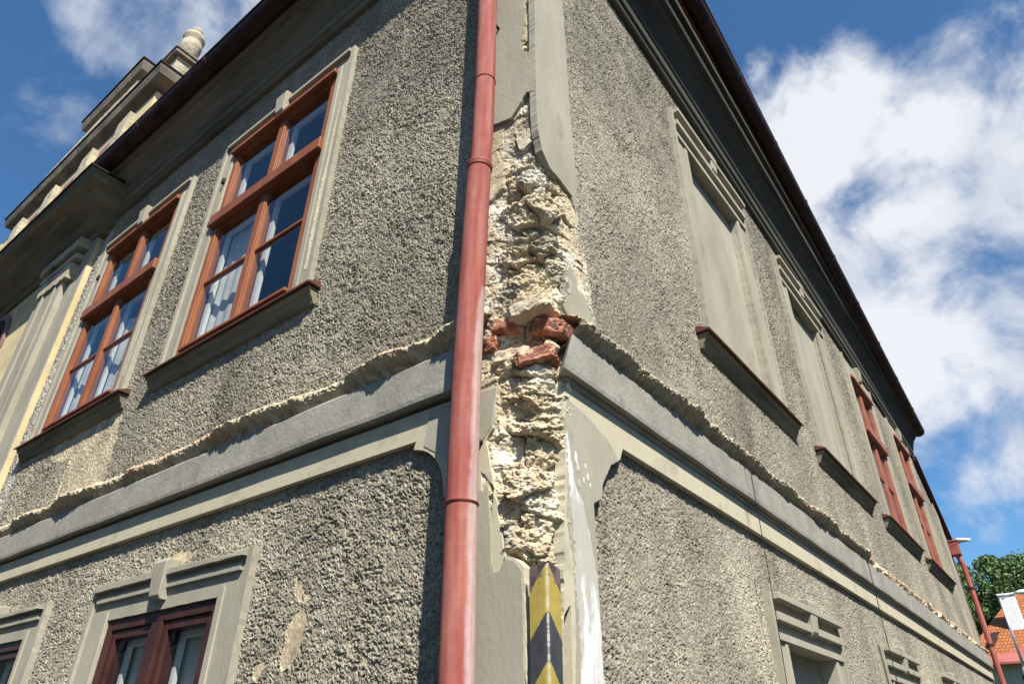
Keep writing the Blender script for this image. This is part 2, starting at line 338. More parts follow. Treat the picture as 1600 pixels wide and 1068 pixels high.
# ---- roughcast walls as real relief
SMALL = [[(1.226, 2.242), (1.182, 2.216), (1.161, 2.165), (1.176, 2.13), (1.219, 2.172)], [(1.141, 2.103), (1.114, 2.077), (1.124, 1.964), (1.184, 1.903), (1.225, 1.883), (1.242, 1.928), (1.226, 2.053), (1.186, 2.096)],
         [(1.334, 1.935), (1.335, 1.901), (1.373, 1.865), (1.41, 1.88), (1.40, 1.93)], [(1.13, 2.12), (1.11, 2.15), (1.15, 2.16), (1.16, 2.13)], [(2.2, 2.40), (2.05, 2.47), (2.25, 2.50), (2.33, 2.44)], [(1.6, 2.38), (2.2, 2.36), (2.2, 2.40), (1.58, 2.425)]]
BIGP = [(4.60, 3.70), (3.60, 3.86), (3.50, 3.60), (3.44, 3.14), (3.52, 3.02), (4.17, 3.02), (4.17, 3.45), (4.55, 3.52)]
def wall(side, uend, zt, amp, name, du0, gain):
    us = [.24]
    cdist = 1.718 if side == 'L' else 1.208; cu = 1.208 if side == 'L' else 1.718
    while us[-1] < uend:
        d2 = (us[-1]+cu)**2+cdist**2
        us.append(us[-1]+min(du0, max(.0031, .45*d2/(cdist*665))))
    us[-1] = uend; u = np.array(us); z = np.arange(1.55, zt+.01, .0042)
    U, Z = np.meshgrid(u, z, indexing='ij')
    wx = U+.006*perlin(U*60, Z*60, 31); wz = Z+.006*perlin(U*60, Z*60, 37)
    fq = 1.0 if side == 'L' else 1.15
    a = 1-np.abs(perlin(wx*50*fq, wz*54*fq, 1))*1.9; b = 1-np.abs(perlin(wx*98*fq, wz*104*fq, 5))*1.7; c = perlin(wx*24, wz*26, 8)
    lum = .52*a+.34*b+.45*c
    lump = fbm(U*5, Z*5, 3, 21)
    big = fbm(U*.9, Z*.9, 4, 44)
    rough_amt = np.clip(1.0+.8*lump+.7*big, .35, 1.7)
    h = amp*(lum-.55)*rough_amt+.003*lump
    # dirt and weather of its own shape (independent of the relief)
    t = fbm(U*1.6, Z*.8, 4, 61); t2 = fbm(U*70, Z*70, 2, 71); t3 = fbm(U*12, Z*12, 3, 75)
    base = np.array([.385, .352, .280]); dirt = np.array([.225, .207, .170]); pale = np.array([.50, .458, .365])
    k = np.clip(.42+.75*t+.7*t2+.35*t3, 0, 1)[..., None]
    col = dirt*(1-k)+pale*k*.55+base*k*.45
    st = np.clip((fbm(U*.8, Z*.35, 4, 161)+.10)*2.2, 0, 1)*np.clip((fbm(U*5, Z*1.1, 4, 163)+.25)*1.6, 0, 1)   # rain and soot streaks
    col = col*(1-.26*st[..., None]*np.array([.95, 1.0, 1.05]))
    pl = np.clip((fbm(U*1.3, Z*1.3, 4, 171)-.10)*3, 0, 1)[..., None]; col = col*(1+.20*pl)
    def patch(poly, cc, depth, w=.02, fr=22, flat=1.0):
        nonlocal h, col
        x = U+w*fbm(U*fr, Z*fr, 3, 81); y = Z+w*fbm(U*fr, Z*fr, 3, 85)
        m = inpoly(x, y, poly)
        hn_ = depth+.0022*fbm(U*45, Z*45, 3, 91)*flat
        h = np.where(m, hn_, h); kk = (.85+.5*fbm(U*7, Z*7, 4, 95))[..., None]
        col = np.where(m[..., None], np.array(cc)*kk, col)
    if side == 'L':
        for p_ in SMALL: patch([(a_*1.0, b_) for a_, b_ in p_], (.68, .57, .39), -.004, .010, 30, .6)
        patch(BIGP, (.60, .53, .38), -.007, .03, 9, 2.2)
        j = np.clip(1-np.abs(U-5.30)/.14, 0, 1)[..., None]; col = col*(1-.7*j)+np.array([.66, .65, .60])*.7*j
    else:
        patch([(.30, 3.55), (.36, 3.5), (.39, 3.25), (.45, 3.1), (.55, 3.0), (.24, 3.0), (.24, 3.78), (.27, 3.75)], (.62, .57, .44), .004, .02, 25, 3)
    keep = np.ones((len(u)-1, len(z)-1), bool); uc = (u[:-1]+u[1:])/2; zc = (z[:-1]+z[1:])/2; UC, ZC = np.meshgrid(uc, zc, indexing='ij')
    for (a0, a1, b0, b1) in HOLES[side]: keep &= ~((UC > a0) & (UC < a1) & (ZC > b0) & (ZC < b1))
    if side == 'R': keep &= ~(ZC > np.where(UC < 10.1, 9, 5.66-.74*(UC-10.1)))
    if side == 'L': X, Y = -U, -h
    else: X, Y = h, U
    grid(name, X, Y, Z, M_ROUGH, house, keep, col)
    mb = MB()                                                     # plain lower wall and the masonry behind the coat
    mb.box(side, .02, uend-.001, 0, 1.56, -.30, -.004)
    return mb
mbL = wall('L', LEND, 6.50, .0094, 'roughcast_wall', .0085, 1)
mbL.build('wall_base', M_GREY, house)
mbR = wall('R', REND, 6.30, .0064, 'roughcast_wall', .0115, 1)
mbR.build('wall_base', M_GREY, house)
mb = MB()                                                         # inner masonry: closes the house behind its facades
mb.wbox(-LEND+.01, -.75, .74, REND-.01, .02, 4.6); mb.wbox(-LEND+.01, -.76, .75, 10.0, 4.61, 6.0)
mb.wbox(-8.5, -LEND+.012, 1.5, REND-.02, .02, 4.6)
mb.wbox(-.70, -.035, .035, .70, .02, 2.10); mb.wbox(-.70, -.14, .14, .70, 2.11, 6.4); mb.wbox(-.70, -.26, .045, .139, 2.11, 6.4); mb.wbox(-.139, -.045, .26, .70, 2.11, 6.4)
mb.build('core_masonry', M_PEEL, house)

# ---- corner rubble
def rubble():
    ss = np.linspace(-.42, .46, 300); zz = np.arange(1.70, 6.4, .0036)
    Sg, Zg = np.meshgrid(ss, zz, indexing='ij')
    R0 = .11-.08*np.clip((Zg-3.75)/.25, 0, 1)-.05*np.clip((2.22-Zg)/.1, 0, 1)
    arc = math.pi/2*R0
    # position round the corner: arc centred on (-R0, R0)
    sa = Sg; half = arc/2
    th = np.clip((sa+half)/arc, 0, 1)*(math.pi/2)                 # 0 -> facing -y, 90 deg -> facing +x
    nx, ny = np.sin(th), -np.cos(th)
    bx = -R0+R0*nx; by = R0+R0*ny
    bx = bx-np.maximum(0, -(sa+half)); by = by+np.maximum(0, sa-half)
    wx = Sg+.02*fbm(Sg*9, Zg*9, 3, 3); wz = Zg+.018*fbm(Sg*9, Zg*9, 3, 6)
    f1, f2, cid, dx, dy = worley(wx/.135, wz/.105, 2)
    g1, g2, cid2, ex, ey = worley(wx/.070+.6*fbm(Sg*14, Zg*14, 2, 93), (wz+.25*np.abs(Sg)*np.sin(Zg*9))/.038+.6*fbm(Sg*14, Zg*14, 2, 97), 5)
    r = _rv[cid, 2]; r2 = _rv[cid2, 3]
    stone = (r-.40)*.050-dy*(_rv[cid, 4]-.35)*.045+dx*(_rv[cid, 3]-.5)*.05
    crev = -.024*np.exp(-((f2-f1)/.06)**2)*np.clip(.25+2.4*fbm(Sg*8, Zg*8, 2, 99), 0, 1)
    slate = ((r2-.5)*.022-ey*.012)
    sl_amt = np.clip(.45+1.8*fbm(Sg*4, Zg*4.3, 2, 15), 0, 1)
    ridg = (.5-np.abs(fbm(Sg*19, Zg*20, 3, 23)))*.028
    h = stone+crev+slate*sl_amt+ridg+.013*fbm(Sg*20, Zg*24, 5, 25)+.0095*fbm(Sg*75, Zg*85, 3, 29)
    mid = np.exp(-(Sg/.14)**4)
    h = h*np.clip(.30+.95*mid, 0, 1)+.003-.012*mid
    top = np.clip((Zg-3.72)/.35, 0, 1); h = h*(1-.60*top)-.004*top
    cav = np.exp(-((Zg-2.93-.05*Sg)/.085)**2)*np.exp(-((Sg-.0)/.13)**2); h = h-.050*cav
    h = h+.020*np.exp(-((Zg-3.60)/.05)**2)*mid
    for (cs, cz, rs, rz, dd) in ((-.11, 3.66, .07, .05, .05), (-.11, 2.50, .04, .04, .035), (.045, 2.72, .02, .02, .03), (-.02, 3.32, .06, .018, .03), (-.12, 3.40, .03, .02, .03), (-.01, 3.93, .03, .05, .02), (-.05, 2.63, .05, .035, .035)):
        h = h-dd*np.exp(-((Sg-cs)/rs)**2-((Zg-cz)/rz)**2)
    h = h+(1-mid)*np.where(Zg < 2.8, .017, .006); lim_ = np.where((Zg > 3.15), .015, .027)+.03*mid*np.clip((3.85-Zg)/.15, 0, 1)-.010*np.clip((Zg-3.7)/.1, 0, 1); h = np.minimum(h, lim_)
    ra = np.interp(Zg, [2.7, 2.8, 2.98, 3.1, 3.2, 3.5, 3.76, 3.82, 6.5], [.20, .30, .42, .40, .325, .305, .29, .20, .20]); ra = ra+.010*fbm(Zg*14, Sg*0, 3, 101)
    la = np.interp(Zg, [2.7, 2.8, 3.1, 3.3], [.28, .30, .30, .30])
    bury = 1/(1+np.exp(-(Sg-ra)/.006))+1/(1+np.exp(-(-Sg-la)/.006)); h = h-.035*bury
    pale = np.array([.63, .55, .41]); sand = np.array([.46, .385, .26]); slatec = np.array([.34, .32, .26]); white = np.array([.80, .77, .69])
    k = np.clip(.5+1.0*fbm(Sg*14, Zg*14, 4, 51), 0, 1)[..., None]
    col = sand*(1-k)+pale*k
    rs = (np.clip((_rv[cid, 5]-.62)*5, 0, 1)*.8)[..., None]*(np.abs(Sg) < .16)[..., None]; col = col*(1-rs)+slatec*rs
    wk = np.clip((fbm(Sg*6, Zg*5, 4, 57)-.02)*4+.35*np.exp(-((Zg-3.5)/.3)**2)-.2, 0, 1)[..., None]*.60; col = col*(1-wk)+white*wk
    br = np.clip(cav*1.3-.35+.8*fbm(Sg*20, Zg*20, 3, 58), 0, 1)[..., None]; col = col*(1-br)+np.array([.36, .24, .16])*br
    X = bx+nx*h; Y = by+ny*h
    # keep it buried behind the plaster that still stands and behind the roughcast
    grid('corner_rubble', X, Y, Zg, M_RUBBLE, house, None, col)
rubble()
def brick(c, size, rot, m, seed):
    size = tuple(q*1.04 for q in size); c = (c[0]+.003, c[1]-.003, c[2])
    if 0: pass
    """an irregular broken brick"""
    n = 9; mb = MB(); sx, sy_, sz = size; Q = Matrix.Rotation(rot[2], 3, 'Z') @ Matrix.Rotation(rot[0], 3, 'X') @ Matrix.Rotation(rot[1], 3, 'Y')
    vs = []; fs = []; ids = {}
    def vid(i, j, k):
        if (i, j, k) not in ids:
            p = Vector((i/n-.5, j/n-.5, k/n-.5)); q = Vector((p.x*sx, p.y*sy_, p.z*sz))
            rr = max(abs(p.x), abs(p.y), abs(p.z)); ed = sorted((abs(p.x), abs(p.y), abs(p.z)))[1]
            w = float(fbm(np.array(q.x*38+q.z*20), np.array(q.y*38-q.z*31), 3, seed))
            q = q*(1-.14*max(0, ed-.38)/.12-.10*abs(w)) + Vector((w, -w, w))*.008
            ids[(i, j, k)] = len(vs); vs.append(Vector(c)+Q @ q)
        return ids[(i, j, k)]
    for a in range(n):
        for b in range(n):
            for s_ in (0, n):
                fs.append((vid(s_, a, b), vid(s_, a+1, b), vid(s_, a+1, b+1), vid(s_, a, b+1)))
                fs.append((vid(a, s_, b), vid(a+1, s_, b), vid(a+1, s_, b+1), vid(a, s_, b+1)))
                fs.append((vid(a, b, s_), vid(a+1, b, s_), vid(a+1, b+1, s_), vid(a, b+1, s_)))
    mb.add(vs, fs); mb.build('brick', m, house)
BR = R_(45)
brick((-.045, .025, 3.045), (.17, .14, .060), (R_(4), R_(-9), R_(12)), M_PBRICK, 1)
brick((-.155, .030, 3.010), (.11, .12, .060), (R_(-6), R_(12), R_(-6)), M_BRICK, 2)
brick((-.010, .105, 2.985), (.13, .16, .062), (R_(8), R_(14), R_(12)), M_BRICK, 3)
brick((-.135, .040, 2.865), (.15, .13, .060), (R_(-5), R_(4), R_(8)), M_PBRICK, 4)
brick((-.050, .050, 2.850), (.15, .13, .055), (R_(5), R_(-12), R_(28)), M_BRICK, 5)
brick((-.235, .035, 2.955), (.10, .12, .060), (R_(3), R_(4), R_(3)), M_BRICK, 6)
brick((.003, .060, 2.885), (.055, .05, .05), (R_(23), R_(34), R_(33)), M_PBRICK, 7)

# ---- plaster that still stands round the corner
mb = MB()
mb.slab('L', jag([(.055, 6.2), (.053, 5.5), (.05, 5.1), (.04, 4.80), (.073, 4.64), (.034, 4.55), (-.015, 4.54), (-.017, 4.23), (.036, 4.265), (.062, 4.22), (.126, 4.15), (.23, 4.18), (.34, 4.16), (.34, 6.2)], .006, .012, 2, 40), -.02, .020)
mb.build('corner_plaster', M_GREY, house)
mb = MB()
mb.slab('R', jag([(-.019, 6.1), (-.019, 4.2), (-.017, 4.08), (-.010, 3.975), (.018, 3.876), (.075, 3.815), (.155, 3.805), (.246, 3.78), (.275, 3.70), (.30, 3.9), (.275, 4.3), (.262, 5.3), (.262, 6.1)], .004, .012, 3, 40), -.015, .0205)
mb.build('corner_plaster', M_GREY, house)
mb = MB()
mb.slab('R', jag([(.135, 3.264), (.167, 3.314), (.213, 3.359), (.251, 3.32), (.258, 3.262), (.31, 3.262), (.345, 3.195), (.365, 3.135), (.334, 3.09), (.296, 3.092), (.235, 3.05), (.192, 3.077), (.145, 3.119), (.122, 3.192)], .005, .012, 4, 50), -.002, .016)
mb.build('plaster_flake', M_GREY, house, label='loose grey flake of plaster on the edge of the broken corner')
# lower plaster and the string course above it, both sides one broken-edged sheet each
def arcpts(cu, cz, r, a0, a1, n=9): return [(cu+r*math.cos(R_(a0+(a1-a0)*i/n)), cz+r*math.sin(R_(a0+(a1-a0)*i/n))) for i in range(n+1)]
ZB = 2.64
lowR = [(.115, 2.758), (.091, 2.696), (.09, 2.621), (.106, 2.555), (.103, 2.461), (.097, 2.37), (.084, 2.281), (.095, 2.222), (.097, 2.158), (.078, 2.125), (.058, 2.112), (.056, 2.07), (.074, 2.035), (.106, 2.006), (.068, 1.985), (.046, 1.955), (.040, 1.784)]
polyR = jag(lowR, .006, .012, 6, 40)+[(.040, .1), (.262, .1), (.262, 2.355), (.315, 2.385)]+arcpts(.50, 2.41, .175, 172, 98)+[(.505, ZB), (REND-.2, ZB), (REND-.2, 2.76)]
mb = MB(); mb.slab('R', polyR, -.012, .030); mb.build('string_course', M_CREAM, house)
polyL = [(.262, 2.762)]+jag([(.262, 2.762), (.166, 2.759), (.179, 2.661), (.186, 2.593), (.222, 2.55), (.26, 2.534), (.275, 2.50), (.262, 2.47), (.215, 2.425), (.175, 2.375), (.179, 2.313), (.198, 2.232), (.189, 2.169), (.173, 2.085), (.141, 2.107), (.124, 2.144), (.086, 2.13), (.055, 2.103), (.051, 1.964), (.047, 1.784)], .006, .012, 7, 40)+[(.047, .1), (.375, .1), (.375, 2.36), (.40, 2.39)]+arcpts(.60, 2.42, .19, 172, 98)+[(.565, ZB), (LEND, ZB), (LEND, 2.76)]
mb = MB(); mb.slab('L', polyL[1:], -.012, .030); mb.build('string_course', M_CREAM, house)
# grey lime coat over the corner strips, a little proud of the cream coat
mb = MB()
mb.slab('R', jag([(.118, 2.70), (.095, 2.62), (.108, 2.555), (.105, 2.46), (.099, 2.37), (.086, 2.281), (.097, 2.222), (.115, 2.16), (.118, 1.95), (.09, 1.7), (.258, 1.7), (.258, 2.357), (.312, 2.388), (.33, 2.45), (.40, 2.54), (.46, 2.575), (.40, 2.63), (.25, 2.68)], .004, .012, 16, 40), .011, .0325)
mb.build('corner_plaster', M_GREY, house)
mb = MB()
mb.slab('L', jag([(.275, 2.40), (.2, 2.36), (.185, 2.235), (.18, 2.10), (.14, 2.10), (.126, 2.135), (.088, 2.122), (.06, 2.09), (.056, 1.964), (.052, 1.7), (.37, 1.7), (.37, 2.36), (.36, 2.45)], .003, .012, 17, 40), .013, .0325)
mb.slab('L', jag([(.272, 2.75), (.172, 2.748), (.184, 2.661), (.192, 2.60), (.226, 2.56), (.27, 2.54), (.38, 2.50), (.44, 2.56), (.52, 2.61), (.5, 2.75)], .003, .012, 18, 40), .014, .0325)
mb.build('corner_plaster', M_GREY, house)
mb = MB()
mb.slab('R', jag([(.098, 2.57), (.115, 2.535), (.128, 2.446), (.142, 2.383), (.180, 2.35), (.215, 2.253), (.250, 2.113), (.252, 1.7), (.13, 1.7), (.131, 1.938), (.118, 2.082), (.125, 2.165), (.109, 2.306), (.103, 2.458)], .010, .012, 8, 45), .021, .0345)
for (cu, cz, rr) in ((.155, 2.49, .012), (.165, 2.46, .010), (.215, 2.475, .006), (.228, 2.44, .007), (.24, 2.41, .007), (.2, 2.42, .006), (.17, 2.40, .008)):
    mb.slab('R', jag([(cu+rr*math.cos(a)*.7, cz+rr*1.9*math.sin(a)) for a in np.linspace(0, 5.6, 8)], .003, .008, 8, 60), .0215, .0343)
mb.build('whitewash_streak', M_WHITE, house)

# ---- string course mouldings
for side, u0, ue in (('R', .135, REND-.25), ('L', .30, LEND)):
    mb = MB(); pr = [(-.01, 2.9635), (.062, 2.9635), (.072, 2.95), (.0725, 2.80), (.070, 2.783), (.0675, 2.7825), (-.01, 2.7825)]
    n = int((ue-u0)/.03); vs = []
    for i in range(n+1):
        u = u0+(ue-u0)*i/n; w = .0022*float(perlin(np.array(u*3.), np.array(.5), 7))
        for (o, z) in pr:
            uu = u-(o*.9 if i == 0 and side == 'R' else 0)
            if i == 0: uu += .04*(z-2.86)/.1*(1 if side == 'R' else 0)
            vs.append(P(side, uu, z+w, o+w))
    m = len(pr); mb.add(vs, [(i*m+j, (i+1)*m+j, (i+1)*m+j+1, i*m+j+1) for i in range(n) for j in range(m-1)]+[tuple(range(m)), tuple(n*m+j for j in range(m))])
    mb.build('string_fascia', M_BGREY, house)
    if side == 'R':
        mb = MB(); mb.prof(side, [(.0, 2.7815), (.042, 2.7815), (.043, 2.774), (.037, 2.768), (.034, 2.7605), (.0, 2.7605)], u0-.03, ue, step=.2, wob=.001)
        mb.build('string_bead', M_BGREY, house)
def lip(side, u0, u1):
    n = int((u1-u0)/.0065); us = np.linspace(u0, u1, n); t = np.linspace(0, 1, 34)
    pts = np.array([(-.012, 3.105), (.02, 3.092), (.06, 3.076), (.095, 3.058), (.110, 3.040), (.104, 3.026), (.082, 3.010), (.060, 2.992), (.046, 2.972), (.03, 2.955), (-.01, 2.95)])
    pts = pts*np.array([1.28, 1.0])
    if side == 'R': pts = pts-np.array([0, .022])
    tt = np.linspace(0, 1, len(pts)); o = np.interp(t, tt, pts[:, 0]); z = np.interp(t, tt, pts[:, 1])
    U, T = np.meshgrid(us, t, indexing='ij'); O = np.broadcast_to(o, U.shape).copy(); Z = np.broadcast_to(z, U.shape).copy()
    fr = np.sin(np.pi*np.clip(T, 0, 1)); rg = .35-np.abs(fbm(U*7, T*1.3, 4, 55, .6))
    a = fbm(U*4.5, T*.8, 5, 5 if side == 'R' else 12, .62); b = fbm(U*28, T*9, 4, 8, .6); c = fbm(U*90, T*20, 2, 9)
    brk = np.clip(.5-1.6*fbm(U*1.7, U*0+.3, 3, 40 if side == 'L' else 41), .0, 1)
    if side == 'R': brk = np.clip(brk*.5+.75*(1/(1+np.exp(-(U-4.35)/.03)))+.0, 0, 1)
    O = O*(1-.45*brk)+fr*(.020*a+.014*b+.007*c+.060*rg*T-.016); Z = Z+fr*(.006*a+.010*b+.004*c-.026*rg*T)-.012*brk*fr+.004*fbm(U*3, U*0, 3, 66)*(1-T)
    O = np.maximum(O, -.012)
    k = np.clip(.5+b, 0, 1)[..., None]; lf = 1.2 if side == 'L' else 1.0; col = (np.array([.38, .33, .235])*(1-k)+np.array([.52, .46, .34])*k)*lf
    pk = np.clip((fbm(U*2.4, T*1.2, 3, 77)-.12)*5, 0, 1)[..., None]*(.75 if side == 'L' else .3)
    if side == 'R': pk = np.maximum(pk, .55*(U > 4.35)[..., None])
    col = col*(1-pk)+np.array([.55, .36, .25])*pk
    X, Y = (-U, -O) if side == 'L' else (O, U)
    grid('broken_drip_ledge', X, Y, Z, M_RUBBLE, house, None, col)
lip('L', .22, LEND); lip('R', .12, REND-.28)
# crumbs left along the right-hand ledge past the break
mb = MB()
for i in range(70):
    u = random.uniform(4.4, 10.9); r = random.uniform(.012, .035); c = Vector(P('R', u, 2.965+random.uniform(-.005, .03), random.uniform(.02, .07)))
    vs = [c+Vector((sx*r*random.uniform(.5, 1), sy_*r*random.uniform(.6, 1.8), sz*r*random.uniform(.4, .8))) for sx in (-1, 1) for sy_ in (-1, 1) for sz in (-1, 1)]
    mb.add(vs, [(0, 1, 3, 2), (4, 5, 7, 6), (0, 1, 5, 4), (2, 3, 7, 6), (0, 2, 6, 4), (1, 3, 7, 5)])
mb.build('ledge_crumbs', M_PEEL, house, kind='stuff')

# ---- eaves
profL = [(-.02, 0), (.035, 0), (.045, .012), (.045, .04), (.065, .055), (.070, .11), (.085, .125), (.105, .175), (.15, .235), (.205, .27), (.215, .30), (.255, .312), (.262, .345), (.262, .42), (-.02, .42)]
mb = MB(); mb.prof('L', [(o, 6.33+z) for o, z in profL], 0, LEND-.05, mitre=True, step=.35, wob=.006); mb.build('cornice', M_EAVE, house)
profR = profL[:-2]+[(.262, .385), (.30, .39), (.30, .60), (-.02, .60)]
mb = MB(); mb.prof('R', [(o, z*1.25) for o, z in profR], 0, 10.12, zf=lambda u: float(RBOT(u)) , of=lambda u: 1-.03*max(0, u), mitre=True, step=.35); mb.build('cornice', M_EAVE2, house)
def gutter(side, u0, u1, of, zf, r, seams, seed):
    mb = MB(); n = 24; m = 13; vs = []; rr = [r, r-.006]
    for q in rr:
        for i in range(n+1):
            u = u0+(u1-u0)*i/n
            for j in range(m):
                a = math.pi*(1+j/(m-1)); vs.append(P(side, u, zf(u)+q*math.sin(a)+.003*float(perlin(np.array(u*2), np.array(3.), seed)), of(u)+q*math.cos(a)))
    k = (n+1)*m; fs = []
    for b in (0, k): fs += [(b+i*m+j, b+(i+1)*m+j, b+(i+1)*m+j+1, b+i*m+j+1) for i in range(n) for j in range(m-1)]
    for i in range(n):
        for j in (0, m-1): fs.append((i*m+j, (i+1)*m+j, k+(i+1)*m+j, k+i*m+j))
    fs += [tuple(range(m)), tuple(n*m+j for j in range(m))]
    mb.add(vs, fs)
    g = mb.build('gutter', M_GUT, house, smooth=False)
    for u in seams:
        mb = MB()
        mb.prof(side, [(of(u)+(r+.007)*math.cos(math.pi*(1+j/12)), zf(u)+(r+.007)*math.sin(math.pi*(1+j/12))) for j in range(13)]+[(of(u)+(r-.002)*math.cos(math.pi*(2-j/12)), zf(u)+(r-.002)*math.sin(math.pi*(2-j/12))) for j in range(13)], u-.018, u+.018, step=1)
        mb.build('gutter_bracket', M_GUT, g)
    mb = MB(); mb.prof(side, [(of(u0)+r, 0), (of(u0)+r+.010, .006), (of(u0)+r+.010, .018), (of(u0)+r-.004, .018)], u0, u1, zf=zf, of=(lambda u: of(u)/of(u0)), step=.5); mb.build('gutter_bead', M_GUT, g)
gutter('L', -.30, 5.28, lambda u: .314, lambda u: 6.765, .086, (1.05, 2.05, 3.2, 4.35), 1)
gutter('R', -.30, 10.22, lambda u: .330-.0165*max(0, u-1.8), lambda u: 6.885-.089*max(-1, u-1.8), .090, (.9, 1.75, 2.6, 3.5, 4.4, 5.4, 6.4, 7.4, 8.4, 9.4), 2)
# roof with a hip over the corner
mb = MB()
zl, zr0, zr1 = 6.775, 6.90, 6.14
A = (-5.3, -.33, zl+.01); B = (.33, -.33, zl+.06); Cc = (.19, 10.2, zr1); A2 = (-5.3, 4.5, zl+3.4); B2 = (-4.6, 4.3, zl+3.5); C2 = (-4.6, 9.9, zr1+3.4)
mb.add([A, B, B2, A2], [(0, 1, 2, 3)]); mb.add([B, Cc, C2, B2], [(0, 1, 2, 3)])
mb.add([(-5.3, -.2, 6.5), (-5.3, 4.5, 6.5), A2, A], [(0, 1, 2, 3)]); mb.add([Cc, C2, (-4.6, 9.9, 6.0), (0, 10.0, 6.0)], [(0, 1, 2, 3)])
mb.add([A2, B2, C2, (-8, 9.9, 7.2), (-8, 4.5, 7.2)], [(0, 1, 2, 3, 4)])
mb.build('roof', M_TILE, house)
mb = MB(); mb.slab('R', [(10.05, 5.70), (10.05, 5.64), (REND+.02, 4.64), (REND+.02, 4.72)], -.4, .07); mb.build('verge_board', M_GUT, house)
mb = MB(); mb.slab('R', [(10.70, 2.97), (10.70, 5.14), (10.95, 4.95), (10.95, 2.97)], -.01, .022); mb.build('pilaster', M_GREY, house)

# ---- windows
def ring(mb, side, u0, u1, z0, z1, w, o0, o1, wb=None, wt=None):
    wb = w if wb is None else wb; wt = w if wt is None else wt
    mb.box(side, u0, u0+w, z0, z1, o0, o1); mb.box(side, u1-w, u1, z0, z1, o0, o1)
    mb.box(side, u0+w, u1-w, z0, z0+wb, o0, o1-.0007); mb.box(side, u0+w, u1-w, z1-wt, z1, o0, o1-.0007)
def surround(side, c, hw, ohw, z0, z1, oz1, par, m, key=True, seed=0, bars=True, keyo=.062, keyh=.15):
    """smooth plaster architrave: flat field, raised outer fillet, lintel bars and keystone"""
    mb = MB()
    mb.slab(side, jag([(c-ohw, z0), (c-hw, z0), (c-hw, z1), (c+hw, z1), (c+hw, z0), (c+ohw, z0), (c+ohw, oz1), (c-ohw, oz1)], .003, .03, seed, 14), -.092, .018)
    s_ = mb.build('surround', m, par)
    for s2 in (-1, 1):
        a = c+s2*ohw; b = c+s2*(ohw-.035); mb = MB(); mb.slab(side, jag([(min(a, b), z0), (max(a, b), z0), (max(a, b), oz1), (min(a, b), oz1)], .004, .025, seed+3, 18), .0, .034); mb.build('fillet', m, par)
        a = c+s2*(hw+.045); b = c+s2*(hw+.002); mb = MB(); mb.box(side, min(a, b), max(a, b), z0, z1+.04, 0, .026); mb.build('fillet', m, par, bevel=.003)
    if bars:
        H = oz1-z1
        for (f0, f1, o) in ((.84, .985, .072), (.40, .58, .052), (.0, .16, .034)):
            mb = MB(); mb.box(side, c-ohw+.036, c+ohw-.036, z1+H*f0, z1+H*f1, 0, o); mb.build('moulding', m, par, bevel=.003)
    if key:
        mb = MB(); h0 = oz1-keyh*.98; h1 = oz1+.045
        vs = [P(side, c+q*w, z, o) for (z, o, w) in ((h0, .0, .048), (h0, keyo*.8, .048), (h0+.02, keyo, .048), (h1-.02, keyo+.010, .064), (h1, keyo, .064), (h1, 0, .064)) for q in (-1, 1)]
        fs = [(2*i, 2*i+1, (2*i+3) % 12, (2*i+2) % 12) for i in range(6)]+[tuple(range(0, 12, 2)), tuple(range(1, 12, 2))]
        mb.add(vs, fs); mb.build('keystone', m, par, bevel=.006)
def sill(side, c, hw, zt, zl, par, proj=.085, m=None, flash=True, seed=0):
    mb = MB()
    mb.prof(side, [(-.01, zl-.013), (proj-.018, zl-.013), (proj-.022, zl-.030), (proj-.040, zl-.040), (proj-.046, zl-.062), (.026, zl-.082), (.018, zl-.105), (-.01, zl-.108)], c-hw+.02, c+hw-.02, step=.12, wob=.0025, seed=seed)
    mb.build('sill', m or M_EAVE, par)  # darker plaster carries the shade under the sill in its colour
    zt = min(zt, zl+.035)
    mb = MB(); mb.prof(side, [(-.04, zt), (.018, zt-.004), (proj, zl), (proj, zl-.012), (proj-.006, zl-.012), (proj-.006, zl-.006), (-.04, zl-.006)], c-hw, c+hw, step=.08, wob=.0012, seed=seed+3)
    mb.build('sill_flashing', M_TIN, par)
def pane(side, u0, u1, z0, z1, o, par, curtain=None):
    mb = MB(); mb.add([P(side, u, z, o) for u, z in ((u0, z0), (u1, z0), (u1, z1), (u0, z1))], [(0, 1, 2, 3)]); p_ = mb.build('pane', M_GLASS, par)
    n_ = p_.data.polygons[0].normal; w_ = Vector(P(side, 0, 0, 1))
    if n_.dot(w_) < 0: p_.data.flip_normals()
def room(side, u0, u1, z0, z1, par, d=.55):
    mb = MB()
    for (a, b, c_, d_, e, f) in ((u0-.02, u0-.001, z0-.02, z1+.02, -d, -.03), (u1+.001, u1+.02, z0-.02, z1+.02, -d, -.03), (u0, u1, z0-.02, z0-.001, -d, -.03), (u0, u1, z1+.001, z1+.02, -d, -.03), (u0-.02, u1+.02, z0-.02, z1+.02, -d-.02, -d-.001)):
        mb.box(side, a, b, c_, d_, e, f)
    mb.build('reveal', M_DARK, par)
def curtain(side, u0, u1, z0, z1, o, par, seed=0):
    n = 60; us = np.linspace(u0, u1, n); zs = np.linspace(z0, z1, 12); U, Z = np.meshgrid(us, zs, indexing='ij')
    O = o+.006*np.sin(U*38+3*np.sin(U*9+seed))+.014*perlin(U*5, Z*1.2, seed); X, Y = (-U, -O) if side == 'L' else (O, U)
    grid('curtain', X, Y, Z, M_CURT, par, smooth=True)
